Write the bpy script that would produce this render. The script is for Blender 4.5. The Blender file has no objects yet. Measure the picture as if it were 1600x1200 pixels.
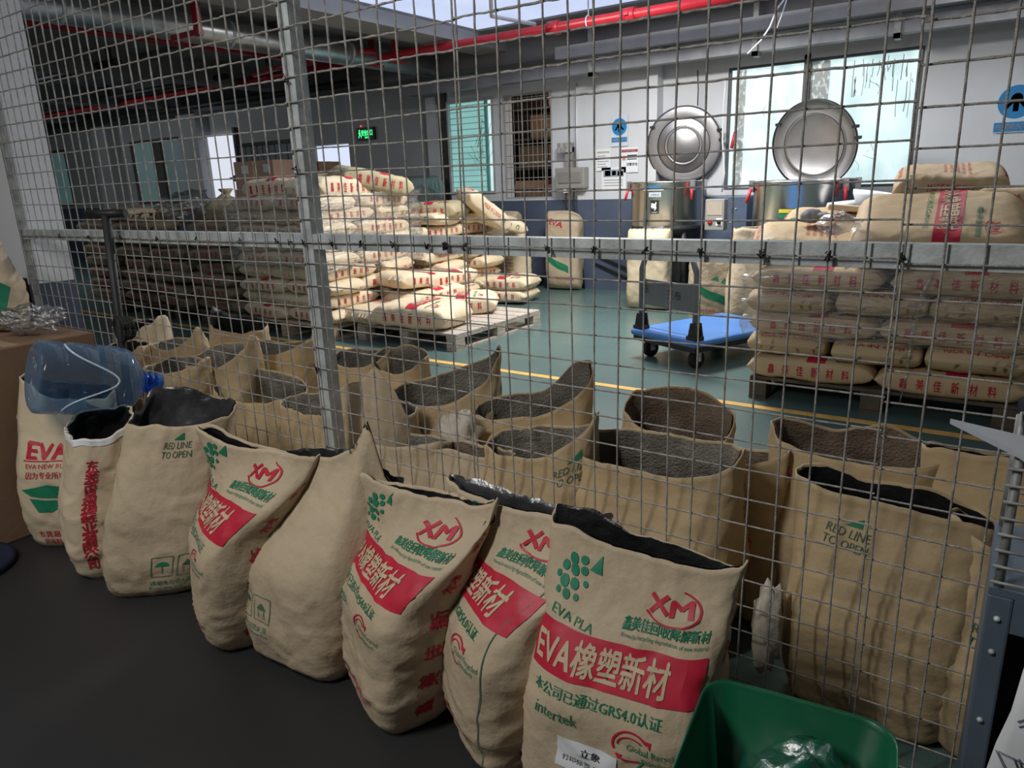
import bpy, bmesh, math, random
import numpy as np
from mathutils import Vector, Matrix, noise
random.seed(7)
SC = bpy.context.scene
COL = SC.collection
PI = math.pi

# ------------------------------------------------------------------ camera
CF, YAW, PITCH, ROLL = 1125.35, math.radians(35.12936), math.radians(15.70657), math.radians(-2.05788)
CAM = np.array([0, -1.538, 1.30])
_f = np.array([-math.sin(YAW)*math.cos(PITCH), math.cos(YAW)*math.cos(PITCH), -math.sin(PITCH)])
_r = np.array([math.cos(YAW), math.sin(YAW), 0.0])
_u = np.cross(_r, _f)
CR = math.cos(ROLL)*_r + math.sin(ROLL)*_u
CU = -math.sin(ROLL)*_r + math.cos(ROLL)*_u
cam = bpy.data.objects.new('camera', bpy.data.cameras.new('camera'))
COL.objects.link(cam)
cam.data.sensor_width = 36
cam.data.lens = 36*CF/1600
cam.data.clip_start = .05
cam.data.clip_end = 100
cam.matrix_world = Matrix(((CR[0], CU[0], -_f[0], CAM[0]), (CR[1], CU[1], -_f[1], CAM[1]),
                           (CR[2], CU[2], -_f[2], CAM[2]), (0, 0, 0, 1)))
SC.camera = cam

# ------------------------------------------------------------------ world, lamps, exposure
SC.view_settings.view_transform = 'Standard'
SC.view_settings.look = 'None'
SC.view_settings.gamma = 1
SC.view_settings.use_curve_mapping = False
SC.view_settings.exposure = 0.0
W = bpy.data.worlds.new('world')
SC.world = W
W.use_nodes = True
W.node_tree.nodes['Background'].inputs[0].default_value = (.72, .80, 1.0, 1)
W.node_tree.nodes['Background'].inputs[1].default_value = 1.0

def area(name, loc, rot, sx, sy, watts, color):
    l = bpy.data.lights.new(name, 'AREA')
    l.shape = 'RECTANGLE'; l.size = sx; l.size_y = sy; l.energy = watts; l.color = color
    o = bpy.data.objects.new(name, l); COL.objects.link(o)
    o.location = loc; o.rotation_euler = rot
    return o
# aisle tube rows out of frame; the other lights are unseen added fill
area('roof_light_fill', (-2.8, 4.0, 2.84), (0, 0, 0), 1.2, .5, 150, (1.0, .97, .90))  # added to boost the roof light, whose sheet alone is too weak
area('room_fill_light', (-.3, 4.6, 2.80), (0, math.radians(12), 0), .3, 2.0, 16, (.95, .98, 1.0))  # unseen fill added to brighten the right of the room
area('aisle_tube_row', (-1.5, -2.4, 2.85), (math.radians(20), 0, math.radians(-12)), .22, 1.2, 56, (1.0, .98, .95))
area('aisle_tube_row_far', (-3.9, -2.6, 2.9), (math.radians(12), 0, 0), .22, 1.3, 16, (1.0, .98, .95))
area('store_room_fill_light', (-5.2, 7.3, 2.85), (0, 0, 0), .6, .2, 10, (1.0, .86, .74))  # added to brighten the cartons behind the hatch; no lamp seen there
area('fill_light_behind_pier', (-12.5, .9, 2.5), (math.radians(65), 0, 0), 1.2, .3, 42, (.95, .98, 1.0))  # unseen fill added for the dim left end, hidden by the pier wall

# ------------------------------------------------------------------ pixel helpers (measuring the photo: a pixel becomes a point on a known plane)
def ray(x, y): return CR*(x-800)/CF + CU*(600-y)/CF + _f
def onz(x, y, z=0.):
    d = ray(x, y); return CAM + d*((z-CAM[2])/d[2])
def ony(x, y, Y):
    d = ray(x, y); return CAM + d*((Y-CAM[1])/d[1])
def onx(x, y, X):
    d = ray(x, y); return CAM + d*((X-CAM[0])/d[0])

# ------------------------------------------------------------------ materials
MATS = {}
def mat(name, col, rough=.6, metal=0., var=.12, scale=6., bump=0., bscale=40., spec=.4, stretch=None, sheen=0, col2=None, cs=(.35, .65)):
    if name in MATS: return MATS[name]
    m = bpy.data.materials.new(name); m.use_nodes = True
    nt = m.node_tree; b = nt.nodes['Principled BSDF']
    tc = nt.nodes.new('ShaderNodeTexCoord'); src = tc.outputs['Object']
    if stretch:
        mp = nt.nodes.new('ShaderNodeMapping'); mp.inputs['Scale'].default_value = stretch
        nt.links.new(src, mp.inputs['Vector']); src = mp.outputs['Vector']
    b.inputs['Roughness'].default_value = rough
    b.inputs['Metallic'].default_value = metal
    b.inputs['Specular IOR Level'].default_value = spec
    if var > 0 or col2:
        n = nt.nodes.new('ShaderNodeTexNoise'); n.inputs['Scale'].default_value = scale; n.inputs['Detail'].default_value = 6
        nt.links.new(src, n.inputs['Vector'])
        r = nt.nodes.new('ShaderNodeValToRGB')
        c2 = col2 or tuple(min(1, c*(1+var)) for c in col)
        c1 = col if col2 else tuple(c*(1-var) for c in col)
        r.color_ramp.elements[0].position = cs[0]; r.color_ramp.elements[1].position = cs[1]
        r.color_ramp.elements[0].color = (*c1, 1); r.color_ramp.elements[1].color = (*c2, 1)
        nt.links.new(n.outputs['Fac'], r.inputs['Fac']); nt.links.new(r.outputs['Color'], b.inputs['Base Color'])
    else:
        b.inputs['Base Color'].default_value = (*col, 1)
    if bump > 0:
        n2 = nt.nodes.new('ShaderNodeTexNoise'); n2.inputs['Scale'].default_value = bscale; n2.inputs['Detail'].default_value = 8
        nt.links.new(src, n2.inputs['Vector'])
        bp = nt.nodes.new('ShaderNodeBump'); bp.inputs['Strength'].default_value = bump; bp.inputs['Distance'].default_value = .01
        nt.links.new(n2.outputs['Fac'], bp.inputs['Height']); nt.links.new(bp.outputs['Normal'], b.inputs['Normal'])
    MATS[name] = m
    return m

def emit_mat(name, col, strength, col2=None, scale=(1, 1, 1), nscale=8., cs=(.3, .7)):
    if name in MATS: return MATS[name]
    m = bpy.data.materials.new(name); m.use_nodes = True
    nt = m.node_tree; b = nt.nodes['Principled BSDF']
    b.inputs['Base Color'].default_value = (.3, .3, .3, 1); b.inputs['Roughness'].default_value = .3
    b.inputs['Emission Strength'].default_value = strength
    if col2:
        tc = nt.nodes.new('ShaderNodeTexCoord'); mp = nt.nodes.new('ShaderNodeMapping'); mp.inputs['Scale'].default_value = scale
        n = nt.nodes.new('ShaderNodeTexNoise'); n.inputs['Scale'].default_value = nscale; n.inputs['Detail'].default_value = 8
        r = nt.nodes.new('ShaderNodeValToRGB')
        r.color_ramp.elements[0].position = cs[0]; r.color_ramp.elements[1].position = cs[1]
        r.color_ramp.elements[0].color = (*col2, 1); r.color_ramp.elements[1].color = (*col, 1)
        nt.links.new(tc.outputs['Object'], mp.inputs['Vector']); nt.links.new(mp.outputs['Vector'], n.inputs['Vector'])
        nt.links.new(n.outputs['Fac'], r.inputs['Fac']); nt.links.new(r.outputs['Color'], b.inputs['Emission Color'])
    else:
        b.inputs['Emission Color'].default_value = (*col, 1)
    MATS[name] = m
    return m

def film_mat(name, tint, amount, rough, bscale=30., strength=.6, stretch=(1, 1, 1), facing=.5):
    """thin clear plastic: mostly see-through, with a glossy crinkled skin"""
    if name in MATS: return MATS[name]
    m = bpy.data.materials.new(name); m.use_nodes = True
    nt = m.node_tree; nt.nodes.clear()
    out = nt.nodes.new('ShaderNodeOutputMaterial')
    tr = nt.nodes.new('ShaderNodeBsdfTransparent'); tr.inputs[0].default_value = (*tint, 1)
    gl = nt.nodes.new('ShaderNodeBsdfGlossy'); gl.inputs['Color'].default_value = (*[min(1, t*.95) for t in tint], 1)
    gl.inputs['Roughness'].default_value = rough
    tc = nt.nodes.new('ShaderNodeTexCoord'); mp = nt.nodes.new('ShaderNodeMapping'); mp.inputs['Scale'].default_value = stretch
    n = nt.nodes.new('ShaderNodeTexNoise'); n.inputs['Scale'].default_value = bscale; n.inputs['Detail'].default_value = 5
    nt.links.new(tc.outputs['Object'], mp.inputs['Vector']); nt.links.new(mp.outputs['Vector'], n.inputs['Vector'])
    bp = nt.nodes.new('ShaderNodeBump'); bp.inputs['Strength'].default_value = strength; bp.inputs['Distance'].default_value = .03
    nt.links.new(n.outputs['Fac'], bp.inputs['Height']); nt.links.new(bp.outputs['Normal'], gl.inputs['Normal'])
    lw = nt.nodes.new('ShaderNodeLayerWeight'); lw.inputs['Blend'].default_value = facing
    nt.links.new(bp.outputs['Normal'], lw.inputs['Normal'])
    ma = nt.nodes.new('ShaderNodeMath'); ma.operation = 'MULTIPLY_ADD'; ma.inputs[1].default_value = .45; ma.inputs[2].default_value = amount
    nt.links.new(lw.outputs['Facing'], ma.inputs[0])
    mx = nt.nodes.new('ShaderNodeMixShader')
    nt.links.new(ma.outputs[0], mx.inputs[0]); nt.links.new(tr.outputs[0], mx.inputs[1]); nt.links.new(gl.outputs[0], mx.inputs[2])
    nt.links.new(mx.outputs[0], out.inputs['Surface'])
    MATS[name] = m
    return m

KRAFT = mat('kraft_paper', (.50, .405, .28), .62, var=.07, scale=5, bump=.55, bscale=26, spec=.3)
KRAFT_AGED = mat('aged_kraft_paper', (.49, .37, .215), .62, var=.14, scale=7, bump=.5, bscale=26, spec=.3)
KRAFT_CREAM = mat('cream_kraft_paper', (.60, .50, .35), .6, var=.07, scale=5, bump=.3, bscale=24, spec=.3)
RED = mat('red_ink', (.50, .018, .045), .5, var=.06, scale=20)
GREEN = mat('green_ink', (.015, .20, .105), .5, var=.06, scale=20)
DGREEN = mat('dark_green_ink', (.06, .14, .09), .6, var=.06, scale=20)
CREAM = mat('paper_coloured_lettering', (.55, .44, .29), .6, var=.05)
LINER = mat('black_plastic_liner', (.018, .018, .019), .34, var=.3, scale=14, bump=.8, bscale=30, spec=.5)
LINER_SILVER = mat('silver_plastic_liner', (.10, .10, .105), .25, metal=.55, var=.4, scale=12, bump=.5, bscale=25)
LINER_GREY = mat('grey_woven_liner', (.25, .23, .195), .7, var=.35, scale=9, bump=.9, bscale=120)
LINER_BROWN = mat('brown_woven_liner', (.25, .19, .14), .7, var=.35, scale=9, bump=.9, bscale=120)
STEEL = mat('galvanised_steel', (.50, .54, .54), .55, metal=.25, var=.22, scale=14, bump=.2, bscale=60)
WIRE = mat('dusty_wire', (.37, .355, .33), .65, metal=.1, var=.3, scale=40, bump=.5, bscale=300)
DUSTYSTEEL = mat('dark_side_steel', (.30, .31, .30), .6, metal=.4, var=.3, scale=18)
BLACK = mat('black_metal', (.02, .02, .021), .5, var=.3, scale=12)
BLACKRUB = mat('black_rubber', (.015, .015, .015), .75, var=.2)
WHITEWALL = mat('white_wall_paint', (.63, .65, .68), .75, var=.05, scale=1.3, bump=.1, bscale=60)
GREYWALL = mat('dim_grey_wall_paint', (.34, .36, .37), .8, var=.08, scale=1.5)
DADO = mat('blue_grey_dado_paint', (.075, .098, .15), .55, var=.12, scale=3)
DARKDADO = mat('black_dado_paint', (.03, .03, .034), .6, var=.2, scale=3)
CONCRETE = mat('ceiling_concrete', (.20, .20, .205), .85, var=.14, scale=1.2)
BEAMC = mat('beam_concrete', (.32, .32, .32), .85, var=.08, scale=1.5)
SHADEC = mat('shaded_ceiling_concrete', (.17, .17, .175), .85, var=.14, scale=1.2)  # ceiling concrete darkened as if in shade, for the left beams
REDPIPE = mat('red_pipe_paint', (.38, .016, .028), .35, var=.1, scale=10)
STAINLESS = mat('stainless_steel', (.62, .60, .57), .27, metal=1., var=.12, scale=3, stretch=(1, 1, .2))
STAINLESS_D = mat('brushed_lid_steel', (.50, .49, .50), .42, metal=1., var=.08, scale=4)
WOOD = mat('pallet_wood', (.46, .36, .25), .75, var=.3, scale=6, stretch=(1.5, 12, 12), bump=.4, bscale=20)
WOODD = mat('dark_pallet_wood', (.10, .08, .06), .8, var=.3, scale=8)
CARTON = mat('brown_cardboard', (.20, .12, .072), .75, var=.1, scale=5, bump=.15, bscale=40)
CARTON_L = mat('light_cardboard', (.55, .36, .26), .75, var=.08, scale=5)
BLUEPL = mat('blue_plastic', (.06, .19, .50), .4, var=.08, scale=8)
GREYPL = mat('grey_plastic', (.28, .27, .255), .5, var=.08)
PAPER = mat('white_paper', (.78, .80, .83), .6, var=.04)
BLUESIGN = mat('sign_blue', (.02, .22, .50), .4, var=.05)
YELLOW = mat('yellow_line_paint', (.75, .45, .12), .5, var=.15, scale=12)
SLATE = mat('slate_blue_sheet_metal', (.13, .17, .22), .42, metal=.3, var=.15, scale=5)
GREENPL = mat('green_plastic', (.005, .10, .045), .35, var=.12, scale=6)
WHITEPIPE = mat('white_conduit', (.75, .76, .78), .45, var=.04)
ROPE = mat('straw_coloured_sack', (.42, .36, .22), .7, var=.12, scale=8, bump=.4, bscale=30)

# ------------------------------------------------------------------ object helpers
def tag(o, label=None, cat=None, group=None, kind=None):
    if label: o['label'] = label
    if cat: o['category'] = cat
    if group: o['group'] = group
    if kind: o['kind'] = kind
    return o
def thing(name, label, cat, loc=(0, 0, 0), rz=0., group=None):
    o = bpy.data.objects.new(name, None); COL.objects.link(o)
    o.empty_display_size = .05
    o.location = loc; o.rotation_euler = (0, 0, rz)
    return tag(o, label, cat, group)
def mesh_obj(name, verts, faces, mats, parent=None, fmat=None, smooth=False):
    me = bpy.data.meshes.new(name)
    me.from_pydata([tuple(map(float, v)) for v in verts], [], faces)
    for m in (mats if isinstance(mats, (list, tuple)) else [mats]): me.materials.append(m)
    if fmat is not None: me.polygons.foreach_set('material_index', fmat)
    if smooth: me.polygons.foreach_set('use_smooth', [True]*len(me.polygons))
    me.update()
    o = bpy.data.objects.new(name, me); COL.objects.link(o)
    if parent: o.parent = parent
    return o

class MB:
    """collects shapes and links them as one mesh object"""
    def __init__(self): self.v = []; self.f = []; self.m = []; self.s = []
    def add(self, verts, faces, mi=0, smooth=False):
        k = len(self.v); self.v += [tuple(map(float, v)) for v in verts]
        self.f += [[i+k for i in f] for f in faces]; self.m += [mi]*len(faces); self.s += [smooth]*len(faces)
        return self
    def box(self, x0, x1, y0, y1, z0, z1, mi=0, M=None, bev=0.):
        if bev > 0:
            bm = bmesh.new(); bmesh.ops.create_cube(bm, size=1)
            bmesh.ops.scale(bm, vec=(x1-x0, y1-y0, z1-z0), verts=bm.verts)
            bmesh.ops.translate(bm, vec=((x0+x1)/2, (y0+y1)/2, (z0+z1)/2), verts=bm.verts)
            bmesh.ops.bevel(bm, geom=list(bm.edges), offset=bev, segments=2, affect='EDGES', profile=.5)
            bm.verts.index_update()
            vs = [v.co.copy() for v in bm.verts]; fs = [[v.index for v in f.verts] for f in bm.faces]; bm.free()
        else:
            vs = [(x, y, z) for z in (z0, z1) for y in (y0, y1) for x in (x0, x1)]
            fs = [(0, 2, 3, 1), (4, 5, 7, 6), (0, 1, 5, 4), (2, 6, 7, 3), (0, 4, 6, 2), (1, 3, 7, 5)]
        if M is not None: vs = [M @ Vector(v) for v in vs]
        return self.add(vs, fs, mi)
    def tube(self, pts, r, n=8, mi=0, cap=True, closed=False):
        P = [Vector(p) for p in pts]; m = len(P)
        rs = r if isinstance(r, (list, tuple)) else [r]*m
        vs = []; prev = None
        for i, p in enumerate(P):
            t = (P[(i+1) % m]-P[i-1]) if closed else (P[min(i+1, m-1)]-P[max(i-1, 0)])
            t.normalize()
            if prev is None:
                a = Vector((0, 0, 1)) if abs(t.z) < .9 else Vector((1, 0, 0))
                prev = (a - t*a.dot(t)).normalized()
            else:
                prev = prev - t*prev.dot(t)
                prev = prev.normalized() if prev.length > 1e-6 else t.orthogonal().normalized()
            b = t.cross(prev)
            for k in range(n):
                a = 2*PI*k/n; vs.append(p + (prev*math.cos(a)+b*math.sin(a))*rs[i])
        fs = []
        for i in range(m if closed else m-1):
            j = (i+1) % m
            for k in range(n):
                l = (k+1) % n; fs.append((i*n+k, i*n+l, j*n+l, j*n+k))
        self.add(vs, fs, mi, True)
        if cap and not closed:
            k0 = len(self.v)-len(vs)
            self.f += [[k0+k for k in range(n)][::-1], [k0+(m-1)*n+k for k in range(n)]]; self.m += [mi]*2; self.s += [False]*2
        return self
    def lathe(self, prof, n=32, mi=0, M=None, smooth=True):
        vs = []; fs = []; m = len(prof)
        for (r, z) in prof:
            for k in range(n):
                a = 2*PI*k/n; vs.append(Vector((r*math.cos(a), r*math.sin(a), z)))
        for i in range(m-1):
            for k in range(n):
                l = (k+1) % n; fs.append((i*n+k, i*n+l, (i+1)*n+l, (i+1)*n+k))
        if M is not None: vs = [M @ v for v in vs]
        return self.add(vs, fs, mi, smooth)
    def prism(self, poly, y0, y1, mi=0, M=None):
        """polygon in XZ, extruded along Y"""
        n = len(poly)
        vs = [Vector((x, y, z)) for y in (y0, y1) for (x, z) in poly]
        fs = [list(range(n)), list(range(n, 2*n))[::-1]] + [[i, i+n, (i+1) % n+n, (i+1) % n] for i in range(n)]
        if M is not None: vs = [M @ v for v in vs]
        return self.add(vs, fs, mi)
    def build(self, name, mats, parent=None):
        o = mesh_obj(name, self.v, self.f, mats, parent, self.m)
        o.data.polygons.foreach_set('use_smooth', self.s)
        bm = bmesh.new(); bm.from_mesh(o.data); bmesh.ops.recalc_face_normals(bm, faces=bm.faces); bm.to_mesh(o.data); bm.free()
        return o
def struct(name, mb, mats):
    return tag(mb.build(name, mats), kind='structure')
def copy_tree(o, parent=None):
    c = o.copy(); COL.objects.link(c)
    c.parent = parent
    for ch in list(o.children): copy_tree(ch, c)
    return c

# ------------------------------------------------------------------ lettering
_gl = {}
def glyphs(s, bold=0., spacing=1.0):
    """flat triangulated lettering, centred, letter size 1"""
    key = (s, bold, spacing)
    if key in _gl: return _gl[key]
    cu = bpy.data.curves.new('lettering', 'FONT'); cu.body = s; cu.size = 1; cu.offset = bold; cu.resolution_u = 2
    cu.space_character = spacing; cu.space_line = .95
    o = bpy.data.objects.new('lettering', cu); COL.objects.link(o)
    bpy.context.view_layer.update()
    ev = o.evaluated_get(bpy.context.evaluated_depsgraph_get())
    me = ev.to_mesh()
    V = np.array([(v.co.x, v.co.y) for v in me.vertices]).reshape(-1, 2); F = [list(p.vertices) for p in me.polygons]
    ev.to_mesh_clear()
    bpy.data.objects.remove(o); bpy.data.curves.remove(cu)
    if len(V): V = V - (V.max(0)+V.min(0))/2
    _gl[key] = (V, F)
    return _gl[key]
class Ink:
    """flat shapes in metres (a across, b up) with an ink number, later laid onto a surface"""
    def __init__(self): self.v = []; self.f = []; self.m = []
    def add(self, V, F, mi):
        k = len(self.v); self.v += [tuple(v) for v in V]; self.f += [[i+k for i in f] for f in F]; self.m += [mi]*len(F); return self
    def text(self, s, a, b, size, mi, rot=0., bold=.012, width=None, spacing=1.0, skew=0.):
        V, F = glyphs(s, 0., spacing)
        if not len(V): return self
        V = V*size
        if bold >= .012:
            d = bold*size*1.1; n0 = len(V); sh = ((-d, -d*.6), (d, -d*.6), (0, d)) if bold >= .018 else ((-d, 0), (d, 0))
            F = [[i+k*n0 for i in f] for k in range(len(sh)) for f in F]; V = np.concatenate([V+np.array(q) for q in sh])
        if width: V[:, 0] *= width/max(1e-6, np.ptp(V[:, 0]))
        if skew: V[:, 1] += V[:, 0]*skew
        c, q = math.cos(rot), math.sin(rot)
        return self.add(np.stack([a+V[:, 0]*c-V[:, 1]*q, b+V[:, 0]*q+V[:, 1]*c], 1), F, mi)
    def poly(self, pts, mi): return self.add(pts, [list(range(len(pts)))], mi)
    def grid(self, a0, a1, b0, b1, na, nb, mi):
        V = [(a0+(a1-a0)*i/na, b0+(b1-b0)*j/nb) for j in range(nb+1) for i in range(na+1)]
        F = [(j*(na+1)+i, j*(na+1)+i+1, (j+1)*(na+1)+i+1, (j+1)*(na+1)+i) for j in range(nb) for i in range(na)]
        return self.add(V, F, mi)
    def ring(self, a, b, r0, r1, t0, t1, mi, n=24, sy=1.):
        V = []
        for i in range(n+1):
            t = t0+(t1-t0)*i/n
            V += [(a+r0*math.cos(t), b+r0*math.sin(t)*sy), (a+r1*math.cos(t), b+r1*math.sin(t)*sy)]
        return self.add(V, [(2*i, 2*i+1, 2*i+3, 2*i+2) for i in range(n)], mi)
    def disc(self, a, b, r, mi, n=14, sy=1.):
        return self.add([(a+r*math.cos(2*PI*i/n), b+r*math.sin(2*PI*i/n)*sy) for i in range(n)], [list(range(n))], mi)
    def line(self, p, q, w, mi):
        p = np.array(p, float); q = np.array(q, float); d = q-p; L = np.hypot(*d); nrm = np.array([-d[1], d[0]])/max(L, 1e-9)*w/2
        k = max(1, int(L/.03)); V = []
        for i in range(k+1):
            c = p+d*i/k; V += [c+nrm, c-nrm]
        return self.add(V, [(2*i, 2*i+1, 2*i+3, 2*i+2) for i in range(k)], mi)
    def refine(self, L):
        bm = bmesh.new(); vs = [bm.verts.new((x, y, 0)) for x, y in self.v]
        for f, m in zip(self.f, self.m):
            try:
                fc = bm.faces.new([vs[i] for i in f]); fc.material_index = m
            except ValueError: pass
        bmesh.ops.triangulate(bm, faces=bm.faces)
        for _ in range(4):
            es = [e for e in bm.edges if e.calc_length() > L]
            if not es: break
            bmesh.ops.subdivide_edges(bm, edges=es, cuts=1)
            bmesh.ops.triangulate(bm, faces=bm.faces)
        bm.verts.index_update()
        V = np.array([(v.co.x, v.co.y) for v in bm.verts]); F = [[v.index for v in f.verts] for f in bm.faces]; m = [f.material_index for f in bm.faces]
        bm.free()
        return V, F, m
    def flat(self, name, mats, parent, M):
        V, F, m = self.v, self.f, self.m
        return mesh_obj(name, [M @ Vector((x, y, 0)) for x, y in V], F, mats, parent, m)
INKS = [RED, GREEN, CREAM, DGREEN, PAPER, BLACK]

# ------------------------------------------------------------------ sacks
def smooth01(x): x = min(1, max(0, x)); return x*x*(3-2*x)
def interp(x, xs, ys): return float(np.interp(x, xs, ys))
def rimfun(ctrl):
    c = sorted(ctrl); xs = [a-360 for a, _ in c]+[a for a, _ in c]+[a+360 for a, _ in c]; ys = [b for _, b in c]*3
    def f(deg):
        deg %= 360
        i = max(k for k in range(len(xs)) if xs[k] <= deg); j = min(i+1, len(xs)-1)
        if xs[j] == xs[i]: return ys[i]
        t = (deg-xs[i])/(xs[j]-xs[i]); t = .45*t+.55*smooth01(t)
        return ys[i]+(ys[j]-ys[i])*t
    return f
class Sack:
    """grid of an upright sack: rows from the sewn base to the mouth, columns round it from the middle of the front (-Y) to the right (+X)"""
    def __init__(s, h, w, d, top=(0, 0, None, None), rim=None, seed=0, amp=1., N=96, M=52, closed=False, fold=0., bend=0., full=1., sq=3.4, neck=.72, flare=None, twist=0.):
        s.h, s.N, s.M = h, N, M
        th = np.linspace(0, 2*PI, 4001)
        def se(W, D, n, t):
            S, C = np.sin(t), np.cos(t)
            return W/2*np.sign(S)*np.abs(S)**(2/n), -D/2*np.sign(C)*np.abs(C)**(2/n)
        x, y = se(w, d, sq, th); L = np.concatenate([[0], np.cumsum(np.hypot(np.diff(x), np.diff(y)))])
        s.per = L[-1]; tk = np.interp(np.arange(N)/N*s.per, L, th)
        deg = np.degrees(tk)
        tw = top[2] or w; td = top[3] or d
        rim = rimfun(rim) if rim else (lambda a: 0.)
        fl = rimfun(flare) if flare else (lambda a: 0.)
        rn = 0. if closed else .014
        rz = [rim(a)+rn*noise.noise(Vector((math.cos(math.radians(a))*2.1, math.sin(math.radians(a))*2.1, seed*5.7))) for a in deg]; fz = [fl(a) for a in deg]
        P = np.zeros((M+1, N, 3)); off = Vector((seed*7.31, seed*3.17, seed*1.93))
        for r in range(M+1):
            t = r/M
            if closed:
                e = abs(2*t-1)
                Wf = w*interp(e, [0, .6, .85, .95, 1], [1.0, 1.0, .99, .97, .95]); Df = d*max(.09, (1-e**9)**.6)
                n = interp(e, [0, .8, 1], [4.6, 4.2, 3.0])
                cx = cy = 0.
            else:
                bl = interp(t, [0, .06, .2, .45, .65], [.82, .92, 1.03, 1.09, 1.02])*full
                k = smooth01((t-neck*.72)/(1-neck*.72))
                Wf = w*bl*(1-k)+tw*k; Df = d*interp(t, [0, .05, .2, .5, .7], [.64, .86, 1.06, 1.14, 1.02])*full*(1-k)+td*k
                n = interp(t, [0, .15, .6, 1], [4.2, 3.7, 3.5, 2.7])
                cx = top[0]*t**1.25 + bend*math.sin(PI*t); cy = top[1]*t**1.15
            X, Y = se(Wf, Df, n, tk)
            if twist:
                tq = twist*smooth01((t-.62)/.38); X, Y = X*math.cos(tq)-Y*math.sin(tq), X*math.sin(tq)+Y*math.cos(tq)
            env = interp(t, [0, .1, .85, 1], [.5, 1, 1, .8])
            for c in range(N):
                nx, ny = X[c]/(Wf*.5)**1.2, Y[c]/(Df*.5)**1.2
                q = math.hypot(nx, ny) or 1; nx /= q; ny /= q
                z = t*h
                p = Vector((X[c], Y[c], z))+off
                dn = noise.noise(p*4.3)*.013 + noise.noise(Vector((p.x*6, p.y*6, p.z*15)))*.0016
                a = noise.noise(p*8+Vector((3, 9, 1))); dn += max(0, .16-abs(a))*-.022
                a = noise.noise(Vector((p.x*5+p.z*4, p.y*5-p.z*3, p.z*2.5))*1.9+off); dn += max(0, .15-abs(a))*.030
                a = noise.noise(Vector((p.x*9, p.y*9, p.z*2))*2+off); dn += max(0, t-.6)*2*max(0, .2-abs(a))*.03
                edge = max(0, 1-abs(t-(0 if t < .5 else 1))*6)
                dn += edge*noise.noise(Vector((p.x*34, p.y*34, p.z*6)))*.006
                dn *= amp*env
                k2 = smooth01((t-.5)/.5)
                g = fz[c]*smooth01((t-.7)/.3)
                P[r, c] = (cx+X[c]+nx*(dn+g), cy+Y[c]+ny*(dn+g), z+rz[c]*k2)
        s.P = P
        # outward normals
        du = np.roll(P, -1, 1)-np.roll(P, 1, 1); dv = np.gradient(P, axis=0)
        nn = np.cross(du, dv); ln = np.linalg.norm(nn, axis=2, keepdims=True); ln[ln == 0] = 1
        s.Nn = nn/ln
    def at(s, a, b):
        u = (a/s.per*s.N) % s.N; v = min(s.M-1e-6, max(0, b/s.h*s.M))
        i, j = int(u) % s.N, int(v); fu, fv = u-int(u), v-j; i2 = (i+1) % s.N
        def L(A): return (A[j, i]*(1-fu)+A[j, i2]*fu)*(1-fv)+(A[j+1, i]*(1-fu)+A[j+1, i2]*fu)*fv
        return L(s.P), L(s.Nn)
    def body(s, name, m, parent, M=None, closed=False):
        N, R = s.N, s.M
        V = list(s.P.reshape(-1, 3)); F = []
        for r in range(R):
            for c in range(N):
                d = (c+1) % N; F.append((r*N+c, r*N+d, (r+1)*N+d, (r+1)*N+c))
        k = len(V); V.append(s.P[0].mean(0)+np.array([0, 0, 0 if closed else .004]))
        F += [(k, (c+1) % N, c) for c in range(N)]
        if closed:
            k = len(V); V.append(s.P[R].mean(0)); F += [(k, R*N+c, R*N+(c+1) % N) for c in range(N)]
        else:                               # the paper has an inner face too
            r0 = int(R*.55); base = len(V)
            for r in range(R, r0-1, -1): V += list(s.P[r]-s.Nn[r]*.004)
            for q in range(R-r0):
                for c in range(N):
                    d = (c+1) % N; F.append((base+q*N+c, base+q*N+d, base+(q+1)*N+d, base+(q+1)*N+c))
            for c in range(N):
                d = (c+1) % N; F.append((R*N+c, R*N+d, base+d, base+c))
        if M is not None: V = [M @ Vector(v) for v in V]
        return mesh_obj(name, V, F, m, parent, smooth=True)
    def liner(s, name, m, parent, depth=.5, lip=None, seed=0, inset=.010):
        N, R = s.N, s.M; r0 = int(R*depth); V = []; F = []
        lf = rimfun(lip) if lip else (lambda a: -.004)
        rows = list(range(r0, R+1))
        for r in rows:
            f = (r-r0)/max(1, R-r0)
            for c in range(N):
                p = s.P[r, c]-s.Nn[r, c]*(inset+.012*(1-f)*abs(noise.noise(Vector(s.P[r, c])*14)))
                if r == R: p = p+np.array([0, 0, min(0, lf(360*c/N))])
                V.append(p)
        extra = 0
        if lip:
            for e in (.34, .67, 1.):
                extra += 1
                for c in range(N):
                    l = max(0, lf(360*c/N)); p = s.P[R, c]-s.Nn[R, c]*inset
                    q = noise.noise(Vector(p)*24+Vector((seed, e*2, 0)))
                    out = s.Nn[R, c]*np.array([1, 1, 0])
                    V.append(p+np.array([0, 0, l*e*(1+.35*q)])+out*(l*e*e*.45+.007*q*e*(1 if l > .003 else 0)))
        T = len(rows)+extra
        for r in range(T-1):
            for c in range(N):
                d = (c+1) % N; F.append((r*N+d, r*N+c, (r+1)*N+c, (r+1)*N+d))
        k = len(V); cen = np.mean(V[:N], axis=0); V.append(cen+np.array([0, 0, -.01])); F += [(k, c, (c+1) % N) for c in range(N)]
        return mesh_obj(name, V, F, m, parent, smooth=True)
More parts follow.
